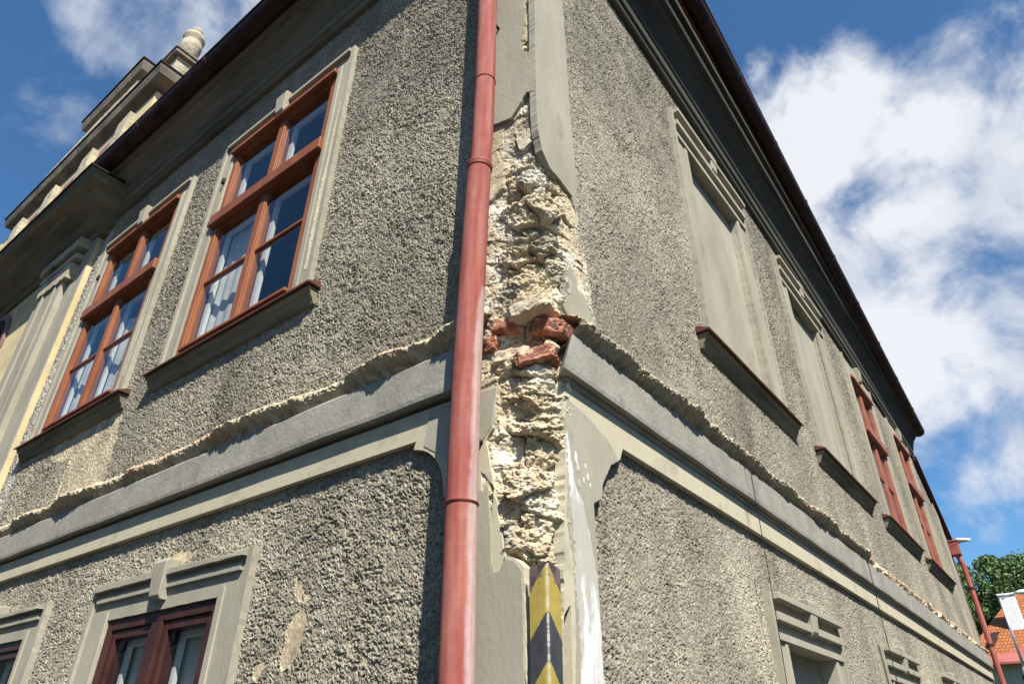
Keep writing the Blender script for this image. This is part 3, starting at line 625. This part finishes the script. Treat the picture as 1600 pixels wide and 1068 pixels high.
def casement(side, c, hw, z0, z1, m, seed, curt):
    """box window: upper lights, transom, two lower sashes each with a glazing bar"""
    u0, u1 = c-hw, c+hw; zt = z0+(z1-z0)*.615; mb = MB()
    ring(mb, side, u0, u1, z0, z1, .055, -.07, .016, wb=.065, wt=.05)
    mb.box(side, u0+.055, u1-.055, zt-.05, zt+.05, -.07, .0153)
    f = mb.build('window', m, house, bevel=.004)
    mb = MB(); mb.box(side, c-.034, c+.034, z0+.065, zt-.05, -.065, .012); mb.box(side, c-.034, c+.034, zt+.05, z1-.05, -.065, .012); mb.build('mullion', m, f, bevel=.004)
    mb = MB(); mb.slab(side, [(u0-.015, zt-.045), (u1+.015, zt-.045), (u1+.015, zt+.055), (u0-.015, zt+.055)], .010, .058); mb.build('transom', m, f, bevel=.006)
    mb = MB(); mb.box(side, u0-.012, u1+.012, z1-.028, z1+.012, .010, .056); mb.build('head_board', m, f, bevel=.005)
    mb = MB(); mb.box(side, u0+.055, u1-.055, z0+.045, z0+.068, .014, .034); mb.build('weather_bar', m, f, bevel=.004)
    # sashes, recessed a little
    for s2 in (-1, 1):
        a, b = (u0+.056, c-.035) if s2 < 0 else (c+.035, u1-.056)
        mb = MB(); ring(mb, side, a, b, z0+.067, zt-.052, .014, -.045, .006); zm = (z0+.085+zt-.05)/2
        mb.box(side, a+.016, b-.016, zm-.010, zm+.010, -.035, .003); sh = mb.build('sash', m, f, bevel=.003)
        mb = MB(); ring(mb, side, a, b, zt+.052, z1-.052, .014, -.045, .006); mb.build('sash', m, f, bevel=.003)
        pane(side, a+.012, b-.012, z0+.085, zm-.01, -.010, f); pane(side, a+.012, b-.012, zm+.01, zt-.065, -.010, f); pane(side, a+.012, b-.012, zt+.065, z1-.065, -.010, f)
        mb = MB(); ring(mb, side, a+.005, b-.005, z0+.10, zt-.06, .042, -.085, -.060); ring(mb, side, a+.005, b-.005, zt+.06, z1-.07, .042, -.085, -.060); mb.build('inner_frame', M_WPAINT, f)
    for (a, b, q0, q1) in curt: curtain(side, a, b, q0, q1, -.105, f, seed)
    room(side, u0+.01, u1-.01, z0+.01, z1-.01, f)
    return f
for i, c in enumerate(LU):
    z0, z1 = 3.822, 5.735
    cu = [(c+.04, c+.58, z0+.05, 5.02), (c-.56, c-.40, z0+.05, 5.6)] if i == 0 else [(c-.55, c-.05, z0+.05, 4.75), (c+.04, c+.58, z0+.05, 4.6)]
    f = casement('L', c, .62, z0, z1, M_WOOD, i, cu)
    surround('L', c, .625, .79, 3.79, z1+.002, 5.885, f, M_GREY, seed=20+i, bars=False, keyo=.07, keyh=.16)
    mb = MB(); mb.box('L', c-.75, c+.75, 5.848, 5.883, .0, .046); mb.build('moulding', M_GREY, f, bevel=.003)
    mb = MB(); mb.slab('L', jag([(c-.755, 3.95), (c-.70, 3.95), (c-.695, 4.4), (c-.71, 5.0), (c-.722, 5.35), (c-.75, 5.4), (c-.757, 4.6)], .016, .015, 30+i, 25), .0, .0195); mb.build('bare_patch', M_PEEL, f)
    sill('L', c, .87, z0, 3.770, f, seed=i)
    for q in ((c+.66, 4.98), (c+.655, 5.42)):
        mb = MB(); mb.box('L', q[0]-.015, q[0]+.02, q[1], q[1]+.05, .015, .045); mb.build('hinge', M_GUT, f, bevel=.004)
for i, c in enumerate(RU):
    z0 = 3.785
    if i < 2:
        mb = MB(); mb.box('R', c-.485, c+.485, z0-.02, 5.525, -.10, -.050); f = mb.build('blind_window', M_GREY, house)
        surround('R', c, .48, .70, 3.75, 5.52, 5.80, f, M_GREY, seed=40+i)
    else:
        f = casement('R', c, .475, z0, 5.52, M_WOODR, i+4, [(c-.42, c-.05, z0+.05, 4.9), (c+.05, c+.42, z0+.05, 4.9)])
        surround('R', c, .48, .66, 3.75, 5.522, 5.76-(i-2)*.04, f, M_GREY, seed=40+i, bars=False)
    sill('R', c, .84, z0+.002, 3.735, f, seed=i+9)
for i, c in enumerate(RL):
    mb = MB(); mb.box('R', c-.425, c+.425, .94, 2.125, -.14, -.085); f = mb.build('blind_window', M_GREY, house)
    surround('R', c, .42, .60, .92, 2.12, 2.345, f, M_GREY, seed=50+i)
    sill('R', c, .66, .95, .90, f, seed=i+20)
for i, c in enumerate(LL):
    u0, u1 = c-.52, c+.52; z0, z1 = .95, 2.222; mb = MB()
    ring(mb, 'L', u0, u1, z0, z1, .062, -.09, .006); mb.box('L', c-.045, c+.045, z0+.062, z1-.062, -.09, .012)
    f = mb.build('window', M_DWOOD, house, bevel=.004)
    for a, b in ((u0+.063, c-.046), (c+.046, u1-.063)):
        mb = MB(); ring(mb, 'L', a, b, z0+.064, z1-.064, .040, -.07, -.004); mb.build('sash', M_DWOOD, f, bevel=.003)
        pane('L', a+.038, b-.038, z0+.10, z1-.10, -.022, f)
        mb = MB(); ring(mb, 'L', a+.03, b-.03, z0+.10, z1-.10, .030, -.10, -.078); mb.build('inner_frame', M_WPAINT, f)
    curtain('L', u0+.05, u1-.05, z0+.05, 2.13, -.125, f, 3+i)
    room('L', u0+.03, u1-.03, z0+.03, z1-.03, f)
    surround('L', c, .508, .73, .92, 2.214, 2.40, f, M_GREY, seed=60+i, bars=False)
    mb = MB(); mb.slab('L', jag([(c-.69, 2.362), (c+.69, 2.362), (c+.70, 2.396), (c+.1, 2.398), (c-.45, 2.386), (c-.60, 2.376)], .004, .03, 5, 20), 0, .055); mb.build('moulding', M_GREY, f, bevel=.003)
    mb = MB(); mb.box('L', c-.66, c+.66, 2.305, 2.338, 0, .036); mb.build('moulding', M_GREY, f, bevel=.003)
    sill('L', c, .74, .96, .90, f, seed=i+30)
# dashboard of loose mortar at the ends of the left windows' sills
# ================================================================ pipes, guard, cables
def pipe_tube(par, name, pts, r0, r1, wear, n=260, seg=48, seed=0):
    pts = np.array(pts); t = np.linspace(0, 1, n); L_ = np.linspace(0, 1, len(pts))
    cx = np.interp(t, L_, pts[:, 0]); cyy = np.interp(t, L_, pts[:, 1]); cz = np.interp(t, L_, pts[:, 2]); rr = np.interp(t, L_, [r0+(r1-r0)*i/(len(pts)-1) for i in range(len(pts))])
    A_, T_ = np.meshgrid(np.linspace(0, 2*np.pi, seg, endpoint=False), t, indexing='xy')
    rd = rr[:, None]*(1+.006*perlin(A_*1.2, T_*9, seed))
    X = cx[:, None]+rd*np.cos(A_); Y = cyy[:, None]+rd*np.sin(A_); Z = np.broadcast_to(cz[:, None], X.shape)
    red = np.array([.27, .060, .047]); pinky = np.array([.37, .155, .130]); wht = np.array([.50, .38, .36])
    k = np.clip(.42+1.1*fbm(A_*1.5, Z*2.2, 4, 13+seed)+.35*fbm(A_*9, Z*1.3, 3, 14+seed), 0, 1)[..., None]; col = red*(1-k)+pinky*k
    if wear is not None:
        ang = (A_-wear[0]+np.pi) % (2*np.pi)-np.pi
        e = .68*np.clip((wear[1]-Z)/.12, .25, 1)**.5+.22*fbm(Z*5, A_*0, 4, 17)+.10*fbm(Z*30, A_*4, 3, 18); w = 1/(1+np.exp(-(e-np.abs(ang))/.05)); w = w*np.clip((wear[1]-Z)/.02, 0, 1)*(.8+.5*fbm(A_*6, Z*3, 3, 19)); w = np.clip(w, 0, .95)[..., None]
        col = col*(1-w)+wht*w
    return grid(name, X, Y, np.array(Z), M_PIPE, par, None, col, smooth=True, wrap=True)
dp = root('downpipe', (-.23, -.12, .12), 'red painted rainwater downpipe beside the broken corner, its side worn to white', 'downpipe')
K = lambda u, z, o=.12: (-u, -o, z)
pipe_tube(dp, 'lower_pipe', [K(.225, .3), K(.225, 1.786), K(.233, 2.1), K(.237, 2.4), K(.238, 2.8), K(.232, 3.2), K(.226, 3.5), K(.218, 3.80)], .0530, .0515, (R_(17), 3.16))
pipe_tube(dp, 'upper_pipe', [K(.214, 3.78), K(.207, 4.0), K(.205, 4.4), K(.208, 4.9), K(.211, 5.4), K(.213, 6.3)], .0475, .0500, None, seed=4)
def collar(z, u, r, h, name='pipe_joint', par=dp, o=.12):
    mb = MB(); mb.lathe((-u, -o, z), [(r-.004, -h), (r+.0005, -h), (r+.004, -h*.6), (r+.001, -h*.1), (r+.005, h*.2), (r+.005, h*.7), (r+.0, h), (r-.006, h)], 40)
    o_ = mb.build(name, M_PIPECOL, par, smooth=True); return o_
M_PIPECOL = mat('downpipe_red', (.22, .05, .04), .6, c2=(.30, .09, .07), scale=10, detail=6, bump=.1, bscale=50, bdist=.002)
collar(3.80, .2175, .0520, .018); collar(4.36, .2045, .0465, .003); collar(2.305, .2362, .0526, .004)
mb = MB(); mb.tube([K(.235, 2.55, .07), K(.235, 2.55, .0)], .008, 10); mb.tube([K(.21, 4.9, .07), K(.21, 4.9, .0)], .008, 10); mb.build('pipe_bracket', M_GUT, dp)

ep = root('downpipe', (.12, 11.36, .12), 'thin faded red downpipe at the far right end of the grey facade', 'downpipe')
pipe_tube(ep, 'pipe', [(.12, 11.22, .3), (.12, 11.22, 2.0), (.12, 11.22, 3.9), (.115, 11.22, 4.25), (.08, 11.2, 4.42)], .038, .038, None, n=60, seg=20, seed=8)
mb = MB(); mb.wbox(-.02, .14, 11.12, 11.28, 4.40, 4.60); mb.wbox(-.03, .15, 11.11, 11.29, 4.60, 4.625); mb.build('hopper_head', M_PIPECOL, ep, bevel=.008)
for z in (3.9, 3.1, 2.4):
    mb = MB(); mb.lathe((.12, 11.22, z), [(.036, -.02), (.045, -.02), (.045, .02), (.036, .02)], 20); mb.build('pipe_clip', M_GUT, ep)

def guard():
    g = root('corner_guard', (0, 0, .12), 'yellow and black striped metal angle guard on the lower house corner', 'corner guard')
    w = .061; o = .0375; R0 = .012; n = 61; ss = np.linspace(-w, w, n); zs = np.arange(1.2, 2.098, .004); Sg, Zg = np.meshgrid(ss, zs, indexing='ij')
    th = np.clip((Sg+R0*.785)/(R0*1.57), 0, 1)*math.pi/2; nx, ny = np.sin(th), -np.cos(th)
    cx0, cy0 = o-R0, -(o-R0)
    e = .0025*perlin(Sg*12, Zg*7, 3)
    X = cx0+nx*(R0+e)-np.maximum(0, -(Sg+R0*.785)); Y = cy0+ny*(R0+e)+np.maximum(0, Sg-R0*.785)
    # rounded upper corners
    Ztop = 2.098-.015*np.clip((np.abs(Sg)-.035)/.034, 0, 1)**2; Zc = np.minimum(Zg, Ztop)
    ph = (Zc+1.25*np.abs(Sg)-1.838)/.130                       # chevrons pointing up at the arris
    f = np.floor(ph); blk = (f % 2) == 0
    yel = np.array([.37, .29, .075]); bk = np.array([.055, .058, .066]); rust = np.array([.16, .11, .11])
    col = np.where(blk[..., None], bk, yel)
    r = np.clip((fbm(Sg*25, Zc*25, 4, 5)+.9*np.clip((Zc-1.97)/.13, 0, 1)*np.clip((np.abs(Sg+.0)-.012)/.05, 0, 1)-.34)*6, 0, 1)[..., None]*.85; col = col*(1-r)+rust*r
    sc = (np.abs(Sg) < .0022+.0026*fbm(Zg*60, Sg*0, 3, 9))[..., None]; col = np.where(sc, np.array([.40, .38, .33]), col)
    ch = (fbm(Sg*60, Zc*60, 3, 33) > .60)[..., None]; col = np.where(ch, np.array([.42, .38, .30]), col)
    gp = grid('angle_plate', X, Y, Zc, M_GUARD, g, None, col)
    sm = gp.modifiers.new('thickness', 'SOLIDIFY'); sm.thickness = .003; sm.offset = 0
guard()
def cable(pts, label, r=.0021):
    mb = MB(); mb.tube(pts, r, 8); o = mb.build('cable', M_CABLE, None, smooth=True); o['label'] = label; o['category'] = 'cable'; o['group'] = 'cables hanging down the right facade'
def hang(u, z1, z0, o, sw):
    pts = [P('R', u-.10, z1+.03, .012), P('R', u-.05, z1+.035, .05), P('R', u, z1, .10)]
    n = 14
    for i in range(1, n+1):
        t = i/n; pts.append(P('R', u+sw*math.sin(t*3.3), z1+(z0-z1)*t, o-.035*t))
    return pts
cable(hang(1.74, 3.03, 1.3, .112, .03), 'thin black cable hanging over the ledge below the nearer blind window')
cable(hang(4.14, 2.99, 1.3, .105, .03), 'thin black cable hanging from the ledge nearer the far end of the facade', .0028)

# wall lamp by the far downpipe
wl = root('street_lamp', (.3, 11.5, 4.4), 'small white lamp head sticking out beside the hopper of the far downpipe', 'lamp')
mb = MB(); mb.tube([(.0, 11.36, 4.50), (.10, 11.38, 4.62), (.22, 11.4, 4.66)], .014, 10); mb.build('arm', M_METAL, wl)
mb = MB(); n = 12; vs = []
for i in range(n+1):
    t = i/n; w = .055*math.sin(math.pi*min(1, .12+t*.9))**.6
    for k in range(12):
        a = 2*math.pi*k/12; vs.append((.12+.19*t, 11.4+w*math.cos(a), 4.675+.035*math.sin(a)*(1.2-.6*t)-.02*t))
mb.add(vs, [(i*12+k, i*12+(k+1) % 12, (i+1)*12+(k+1) % 12, (i+1)*12+k) for i in range(n) for k in range(12)]+[tuple(range(12)), tuple(n*12+k for k in range(12))]); mb.build('lamp_head', M_CHIM, wl, smooth=True)

# ================================================================ ornate neighbour on the left
nb = root('baroque_house', (-9, 2, 0), 'ochre baroque neighbour house with stepped gable and dark cornices, at the far left', 'house')
U0 = LEND+.012; UE = 14.5
def nbox(u0, u1, z0, z1, o0, o1, name, m, par=nb, bevel=.01):
    mb = MB(); mb.box('L', u0, u1, z0, z1, o0, o1); return mb.build(name, m, par, bevel=bevel)
nbox(U0, UE, .02, 6.3, -6, .045, 'wall', M_OCHRE, bevel=0)
mb = MB()
mb.slab('L', jag([(U0+.002, 0.1), (U0+.002, 6.2), (5.80, 6.2), (5.80, .1)], .004, .06, 3, 6), .0, .055); mb.slab('L', jag([(5.80, 0.1), (5.80, 6.2), (6.36, 6.2), (6.36, .1)], .005, .06, 4, 6), .0, .105)
mb.box('L', 5.92, 5.96, .1, 6.1, .1, .118); mb.box('L', 6.22, 6.26, .1, 6.1, .1, .118); mb.box('L', 6.37, 6.60, .1, 6.2, .03, .07)
mb.build('pilaster', M_GREY, nb)
mb = MB(); mb.box('L', 5.62, 6.48, 5.93, 5.985, .02, .135); mb.box('L', 5.58, 6.52, 6.05, 6.16, .02, .16); mb.slab('L', jag([(5.7, 5.72), (6.4, 5.74), (6.4, 5.92), (5.7, 5.92)], .03, .02, 14, 15), .02, .128); mb.build('capital', M_STONE, nb, bevel=.008)
# main cornice with a returned end
cp_ = [(-.02, 6.16), (.07, 6.16), (.09, 6.20), (.13, 6.22), (.16, 6.25), (.20, 6.31), (.30, 6.37), (.345, 6.435), (.41, 6.455), (.455, 6.525), (.46, 6.53), (-.02, 6.56)]
vs = []; m = len(cp_)
for i, uu in enumerate((0, 1)):
    for (o, z) in cp_: vs.append(P('L', (5.42-max(0, o)) if i == 0 else UE, z, o))
mb = MB(); mb.add(vs, [(j, m+j, m+j+1, j+1) for j in range(m-1)]+[tuple(range(m, 2*m))])
vs2 = [P('L', 5.42-max(0, o), z, o) for o, z in cp_]+[P('L', 5.42-max(0, o), z, -.02) for o, z in cp_]
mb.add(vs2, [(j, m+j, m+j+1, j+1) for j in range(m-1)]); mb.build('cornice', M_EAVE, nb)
nbox(4.955, UE, 6.545, 6.56, -.02, .475, 'cornice_flashing', M_GUT, bevel=0)
# oval window
mb = MB(); n = 40; vs = []
for (k, o) in ((1.0, .04), (1.0, .075), (.84, .075), (.84, .01)):
    for i in range(n): a = 2*math.pi*i/n; vs.append(P('L', 7.82+.50*k*math.cos(a), 5.62+.50*k*math.sin(a), o))
mb.add(vs, [(j*n+i, j*n+(i+1) % n, (j+1)*n+(i+1) % n, (j+1)*n+i) for j in range(3) for i in range(n)]); ow = mb.build('oval_window', M_PURP, nb)
mb = MB(); mb.slab('L', [(7.82+.43*math.cos(2*math.pi*i/n), 5.62+.43*math.sin(2*math.pi*i/n)) for i in range(n)], .046, .05); mb.build('pane', M_DARK, ow)
# stepped gable: each tier a wall with a heavy dark cornice
nbox(6.75, UE-.3, 6.5, 9.72, -2.2, -.245, 'gable_wall', M_OCHRE)
for c in (7.45, 8.6, 9.9, 11.2, 12.6):
    mb = MB(); mb.slab('L', jag([(c-.17, 6.6), (c+.17, 6.6), (c+.16, 9.55), (c-.16, 9.62)], .01, .08, int(c*7), 4), -.44, -.165); mb.build('gable_pilaster', M_STONE, nb)
for c in (8.02, 9.25, 10.55):
    mb = MB(); mb.box('L', c-.26, c+.26, 7.2, 9.5, -.30, -.232); mb.build('gable_panel', M_PURP, nb)
def tier(u0, u1, z0, z1, of_, ob, name='gable_cornice', m=M_STONED):
    pr = [(of_-.34, z0), (of_-.28, z0), (of_-.24, z0+(z1-z0)*.25), (of_-.12, z0+(z1-z0)*.45), (of_-.03, z0+(z1-z0)*.55), (of_, z0+(z1-z0)*.85), (of_, z1)]
    vs = []
    for (o, z) in pr:
        d = of_-o; vs += [P('L', u0+d, z, o), P('L', u1-d, z, o), P('L', u1-d, z, ob), P('L', u0+d, z, ob)]
    k = len(pr); mb = MB(); mb.add(vs, [(4*i+j, 4*i+(j+1) % 4, 4*i+4+(j+1) % 4, 4*i+4+j) for i in range(k-1) for j in range(4)]+[(0, 1, 2, 3), tuple(4*(k-1)+j for j in range(4))])
    return mb.build(name, m, nb)
tier(6.52, 12.0, 9.66, 10.03, -.10, -1.9)
mb = MB(); mb.slab('L', jag([(7.0, 10.05), (12.0, 10.05), (11.6, 10.16), (10.5, 10.36), (9.7, 10.40), (8.6, 10.45), (7.5, 10.42), (7.2, 10.20)], .035, .05, 33, 9), -.5, -.135); mb.build('broken_attic_strip', M_STONE, nb)
mb = MB(); mb.slab('L', [(6.50, 10.03), (12.02, 10.03), (12.02, 10.05), (6.50, 10.05)], -1.92, -.08); mb.build('cornice_flashing', M_GUT, nb)
mb = MB(); mb.slab('L', jag([(7.75, 10.05), (12.6, 10.05), (11.3, 10.25), (10.2, 10.32), (9.85, 10.55), (9.3, 10.62), (7.75, 10.62)], .03, .05, 3, 8), -1.6, -.36); mb.build('attic_block', M_STONE, nb)
tier(7.52, 9.60, 10.52, 10.95, -.10, -1.0)
mb = MB(); mb.slab('L', [(7.50, 10.95), (9.62, 10.95), (9.62, 10.97), (7.50, 10.97)], -1.02, -.08); mb.build('cornice_flashing', M_GUT, nb)
for (u, w, z) in ((11.0, .28, 10.05), (10.35, .16, 10.32)):
    mb = MB(); mb.lathe((-u, .30, z+.02), [(w*.5, 0), (w*.4, .05), (w*.25, .08), (w*.55, .2), (w*.5, .32), (w*.2, .38), (w*.25, .42)], 16); mb.build('finial', M_STONE, nb, smooth=True)
mb = MB(); mb.slab('L', jag([(6.75, 10.05), (7.10, 10.05), (7.10, 10.60), (6.75, 10.60)], .012, .03, 9, 12), -.66, -.32); mb.build('pedestal', M_STONE, nb)
mb = MB(); mb.box('L', 6.68, 7.18, 10.60, 10.67, -.74, -.25); mb.box('L', 6.66, 7.20, 10.67, 10.72, -.76, -.23); pc = mb.build('pedestal_cap', M_STONED, nb, bevel=.01)
urn = root('stone_urn', (-6.93, .49, 10.72), 'weathered stone urn on the pedestal at the gable top', 'urn')
mb = MB(); mb.lathe((-6.93, .49, 10.72), [(.15, 0), (.155, .06), (.10, .10), (.085, .15), (.125, .22), (.150, .34), (.155, .46), (.125, .56), (.165, .60), (.15, .66)], 32); mb.build('bowl', M_STONE, urn, smooth=True)
mb = MB(); mb.lathe((-6.93, .49, 11.37), [(.13, 0), (.09, .05), (.06, .08), (.085, .14), (.08, .19), (.03, .22)], 24); mb.build('lid', M_STONE, urn, smooth=True)

# ================================================================ unseen houses added across both streets to block sky and deepen shade
def sky_block_house(x0, x1, y0, y1, face, h, label):
    hr = root('sky_block_house', ((x0+x1)/2, (y0+y1)/2, 0), label, 'house')
    mb = MB(); mb.wbox(x0, x1, y0, y1, .005, h); mb.build('wall', M_FARW, hr)
    mb = MB(); xm, ym = (x0+x1)/2, (y0+y1)/2
    if face == 'y': mb.add([(x0-.3, y0-.4, h), (x1+.3, y0-.4, h), (x1+.3, y1+.4, h), (x0-.3, y1+.4, h), (x0-.3, ym, h+2.6), (x1+.3, ym, h+2.6)], [(0, 1, 5, 4), (2, 3, 4, 5), (0, 3, 4), (1, 2, 5), (0, 1, 2, 3)])
    else: mb.add([(x0-.4, y0-.3, h), (x1+.4, y0-.3, h), (x1+.4, y1+.3, h), (x0-.4, y1+.3, h), (xm, y0-.3, h+2.6), (xm, y1+.3, h+2.6)], [(0, 3, 5, 4), (1, 2, 5, 4), (0, 1, 4), (2, 3, 5), (0, 1, 2, 3)])
    mb.build('roof', M_TILE, hr)
    n = int(((x1-x0) if face == 'y' else (y1-y0))/2.6)
    for k in range(n):
        for zz_ in (1.2, 4.4):
            mb = MB(); mp = MB()
            if face == 'y':
                c = x0+(k+.5)*(x1-x0)/n; mb.wbox(c-.5, c+.5, y1-.02, y1+.04, zz_, zz_+1.7); mp.wbox(c-.42, c+.42, y1+.042, y1+.05, zz_+.08, zz_+1.62)
            else:
                c = y0+(k+.5)*(y1-y0)/n; mb.wbox(x0-.04, x0+.02, c-.5, c+.5, zz_, zz_+1.7); mp.wbox(x0-.05, x0-.042, c-.42, c+.42, zz_+.08, zz_+1.62)
            w = mb.build('window', M_WPAINT, hr); mp.build('pane', M_DARK, w)
sky_block_house(-16, 2.5, -19, -9.5, 'y', 7.6, 'unseen row house added across the left street, behind the viewer, to block low sky')
sky_block_house(-36, -16.05, -19, -9.6, 'y', 8.2, 'taller unseen row house added further along the left street to block low sky')
sky_block_house(10.5, 20, -3, 14, 'x', 7.4, 'unseen row house added across the right street to block low sky')
sky_block_house(10.6, 20, 14.05, 32, 'x', 8.0, 'taller unseen row house added further along the right street to block low sky')

# ================================================================ far end of the street
fh = root('tiled_roof_house', (1.5, 47, 0), 'distant house with orange tiled roof and white chimney, at the far lower right', 'house')
def wslab(v, f, name, m, par): mb = MB(); mb.add(v, f); return mb.build(name, m, par)
X0, X1, Y0, Y1, ZE = -4.3, 4.6, 44.0, 56.0, 6.15; AX, AY, AZ = -.95, 50.5, 10.45
mb = MB(); mb.wbox(X0+.4, X1-.4, Y0+.4, Y1, 0, ZE); mb.build('wall', M_FARW, fh)
rf = wslab([(X0, Y0, ZE), (X1, Y0, ZE), (X1, Y1, ZE), (X0, Y1, ZE), (AX-.1, AY, AZ), (AX+.1, AY, AZ), (X0, Y0, ZE-.12), (X1, Y0, ZE-.12), (X1, Y1, ZE-.12), (X0, Y1, ZE-.12)],
           [(0, 1, 5, 4), (1, 2, 5), (2, 3, 4, 5), (3, 0, 4), (6, 7, 8, 9), (0, 1, 7, 6), (1, 2, 8, 7), (2, 3, 9, 8), (3, 0, 6, 9)], 'roof', M_TILE, fh)
wslab([(X0, Y0-.35, ZE-.1), (X1, Y0-.35, ZE-.1), (X1-.7, Y0+.5, ZE+.35), (-.35, Y0+1.0, ZE+.95), (X0+1.9, Y0+.5, ZE+.35), (X0, Y0-.35, ZE-.2), (X1, Y0-.35, ZE-.2), (X1, Y0+.6, ZE-.2), (X0, Y0+.6, ZE-.2)], [(0, 1, 2, 3, 4), (5, 6, 7, 8), (0, 1, 6, 5)], 'metal_skirt_roof', M_REDM, fh)
mb = MB(); mb.add([(-1.72, 46.6, 7.2), (-.98, 46.6, 7.2), (-.98, 47.4, 7.2), (-1.72, 47.4, 7.2), (-1.72, 46.6, 9.65), (-.98, 46.6, 9.65), (-.98, 47.4, 9.65), (-1.72, 47.4, 9.65)], [(0, 1, 2, 3), (4, 5, 6, 7), (0, 1, 5, 4), (1, 2, 6, 5), (2, 3, 7, 6), (3, 0, 4, 7)]); mb.build('chimney', M_CHIM, rf, bevel=.03)
mb = MB(); mb.wbox(-1.78, -.92, 46.54, 47.46, 9.65, 9.75); mb.build('chimney_cap', M_CHIM, rf, bevel=.02)
wslab([(-2.95, 44.85, 7.02), (-2.55, 44.85, 7.02), (-2.15, 45.9, 7.75), (-2.55, 45.9, 7.75)], [(0, 1, 2, 3)], 'roof_hatch', M_GUT, rf)
for x in (-1.75, .7, 3.2):
    mb = MB(); mb.wbox(x, x+1.1, 44.36, 44.46, 4.2, 5.45); w_ = mb.build('window', M_DWOOD, fh); mb = MB(); mb.wbox(x+.1, x+1.0, 44.34, 44.355, 4.3, 5.35); mb.build('pane', M_DARK, w_)
pl = root('lamp_post', (-.56, 31, 0), 'slender pale street lamp post in front of the orange tiled roof', 'street lamp')
px_, py_ = 1.2077+31.6*math.tan(R_(-3.42)), 29.9
mb = MB(); mb.tube([(px_, py_, 0), (px_, py_, 4.5)], .065, 12); mb.tube([(px_, py_, 4.5), (px_, py_, 6.75)], .045, 12); mb.build('pole', M_METAL, pl, smooth=True)
mb = MB(); mb.tube([(px_, py_, 6.72), (px_+.2, py_, 6.84), (px_+.55, py_, 6.90)], .03, 10); mb.build('arm', M_METAL, pl)
mb = MB(); mb.tube([(px_+.5, py_, 6.90), (px_+.7, py_, 6.92), (px_+1.0, py_, 6.93), (px_+1.05, py_, 6.93)], [.04, .09, .07, .03], 12); mb.build('lamp_head', M_CHIM, pl, smooth=True)
pl.location = (px_, py_, 0)
for ch in pl.children: ch.matrix_parent_inverse = Matrix.Translation(-pl.location)

def tree(x, y, h, rad, label, seed, nleaf):
    rg = np.random.RandomState(seed); t = root('broadleaf_tree', (x, y, 0), label, 'tree', 'trees beyond the street end')
    mb = MB(); mb.tube([(x, y, 0), (x+.1, y, h*.3), (x-.1, y+.1, h*.55), (x, y, h*.85)], [.35, .28, .18, .05], 12)
    cl = []
    for i in range(34):
        a = rg.rand()*6.283; e = rg.rand(); r = rad*(.35+.65*rg.rand())*(math.sin(math.pi*(.12+.8*e)))**.5; c = Vector((x+r*math.cos(a), y+r*math.sin(a), h*(.42+.53*e))); cl.append((c, rad*(.16+.20*rg.rand())))
        if i < 16: mb.tube([(x, y, h*(.3+.03*i)), ((x+c.x)/2, (y+c.y)/2, (h*(.35+.03*i)+c.z)/2), tuple(c)], [.11, .07, .02], 6)
    mb.build('trunk', M_BARK, t)
    vs = np.zeros((nleaf, 4, 3)); k = rg.randint(0, len(cl), nleaf)
    cc = np.array([tuple(c[0]) for c in cl])[k]; cr_ = np.array([c[1] for c in cl])[k]
    d = rg.randn(nleaf, 3); d /= np.linalg.norm(d, axis=1)[:, None]; p = cc+d*(cr_*(rg.rand(nleaf)**.35))[:, None]*np.array([1.15, 1.15, .8])
    a = rg.randn(nleaf, 3); a /= np.linalg.norm(a, axis=1)[:, None]; b = np.cross(a, rg.randn(nleaf, 3)); b /= np.linalg.norm(b, axis=1)[:, None]; s_ = (.07+.09*rg.rand(nleaf))[:, None]
    vs[:, 0] = p-a*s_; vs[:, 1] = p-b*s_*.55; vs[:, 2] = p+a*s_; vs[:, 3] = p+b*s_*.55
    me = bpy.data.meshes.new('crown'); me.from_pydata(vs.reshape(-1, 3).tolist(), [], np.arange(nleaf*4).reshape(-1, 4).tolist()); me.update()
    link('crown', me, M_LEAF, t)
tree(-3.6, 62, 15.9, 4.6, 'leafy green tree behind the roof, nearest the grey facade', 3, 42000)
tree(2.6, 66, 16.2, 5.4, 'leafy green tree behind the roof, cut by the right frame edge', 4, 42000)
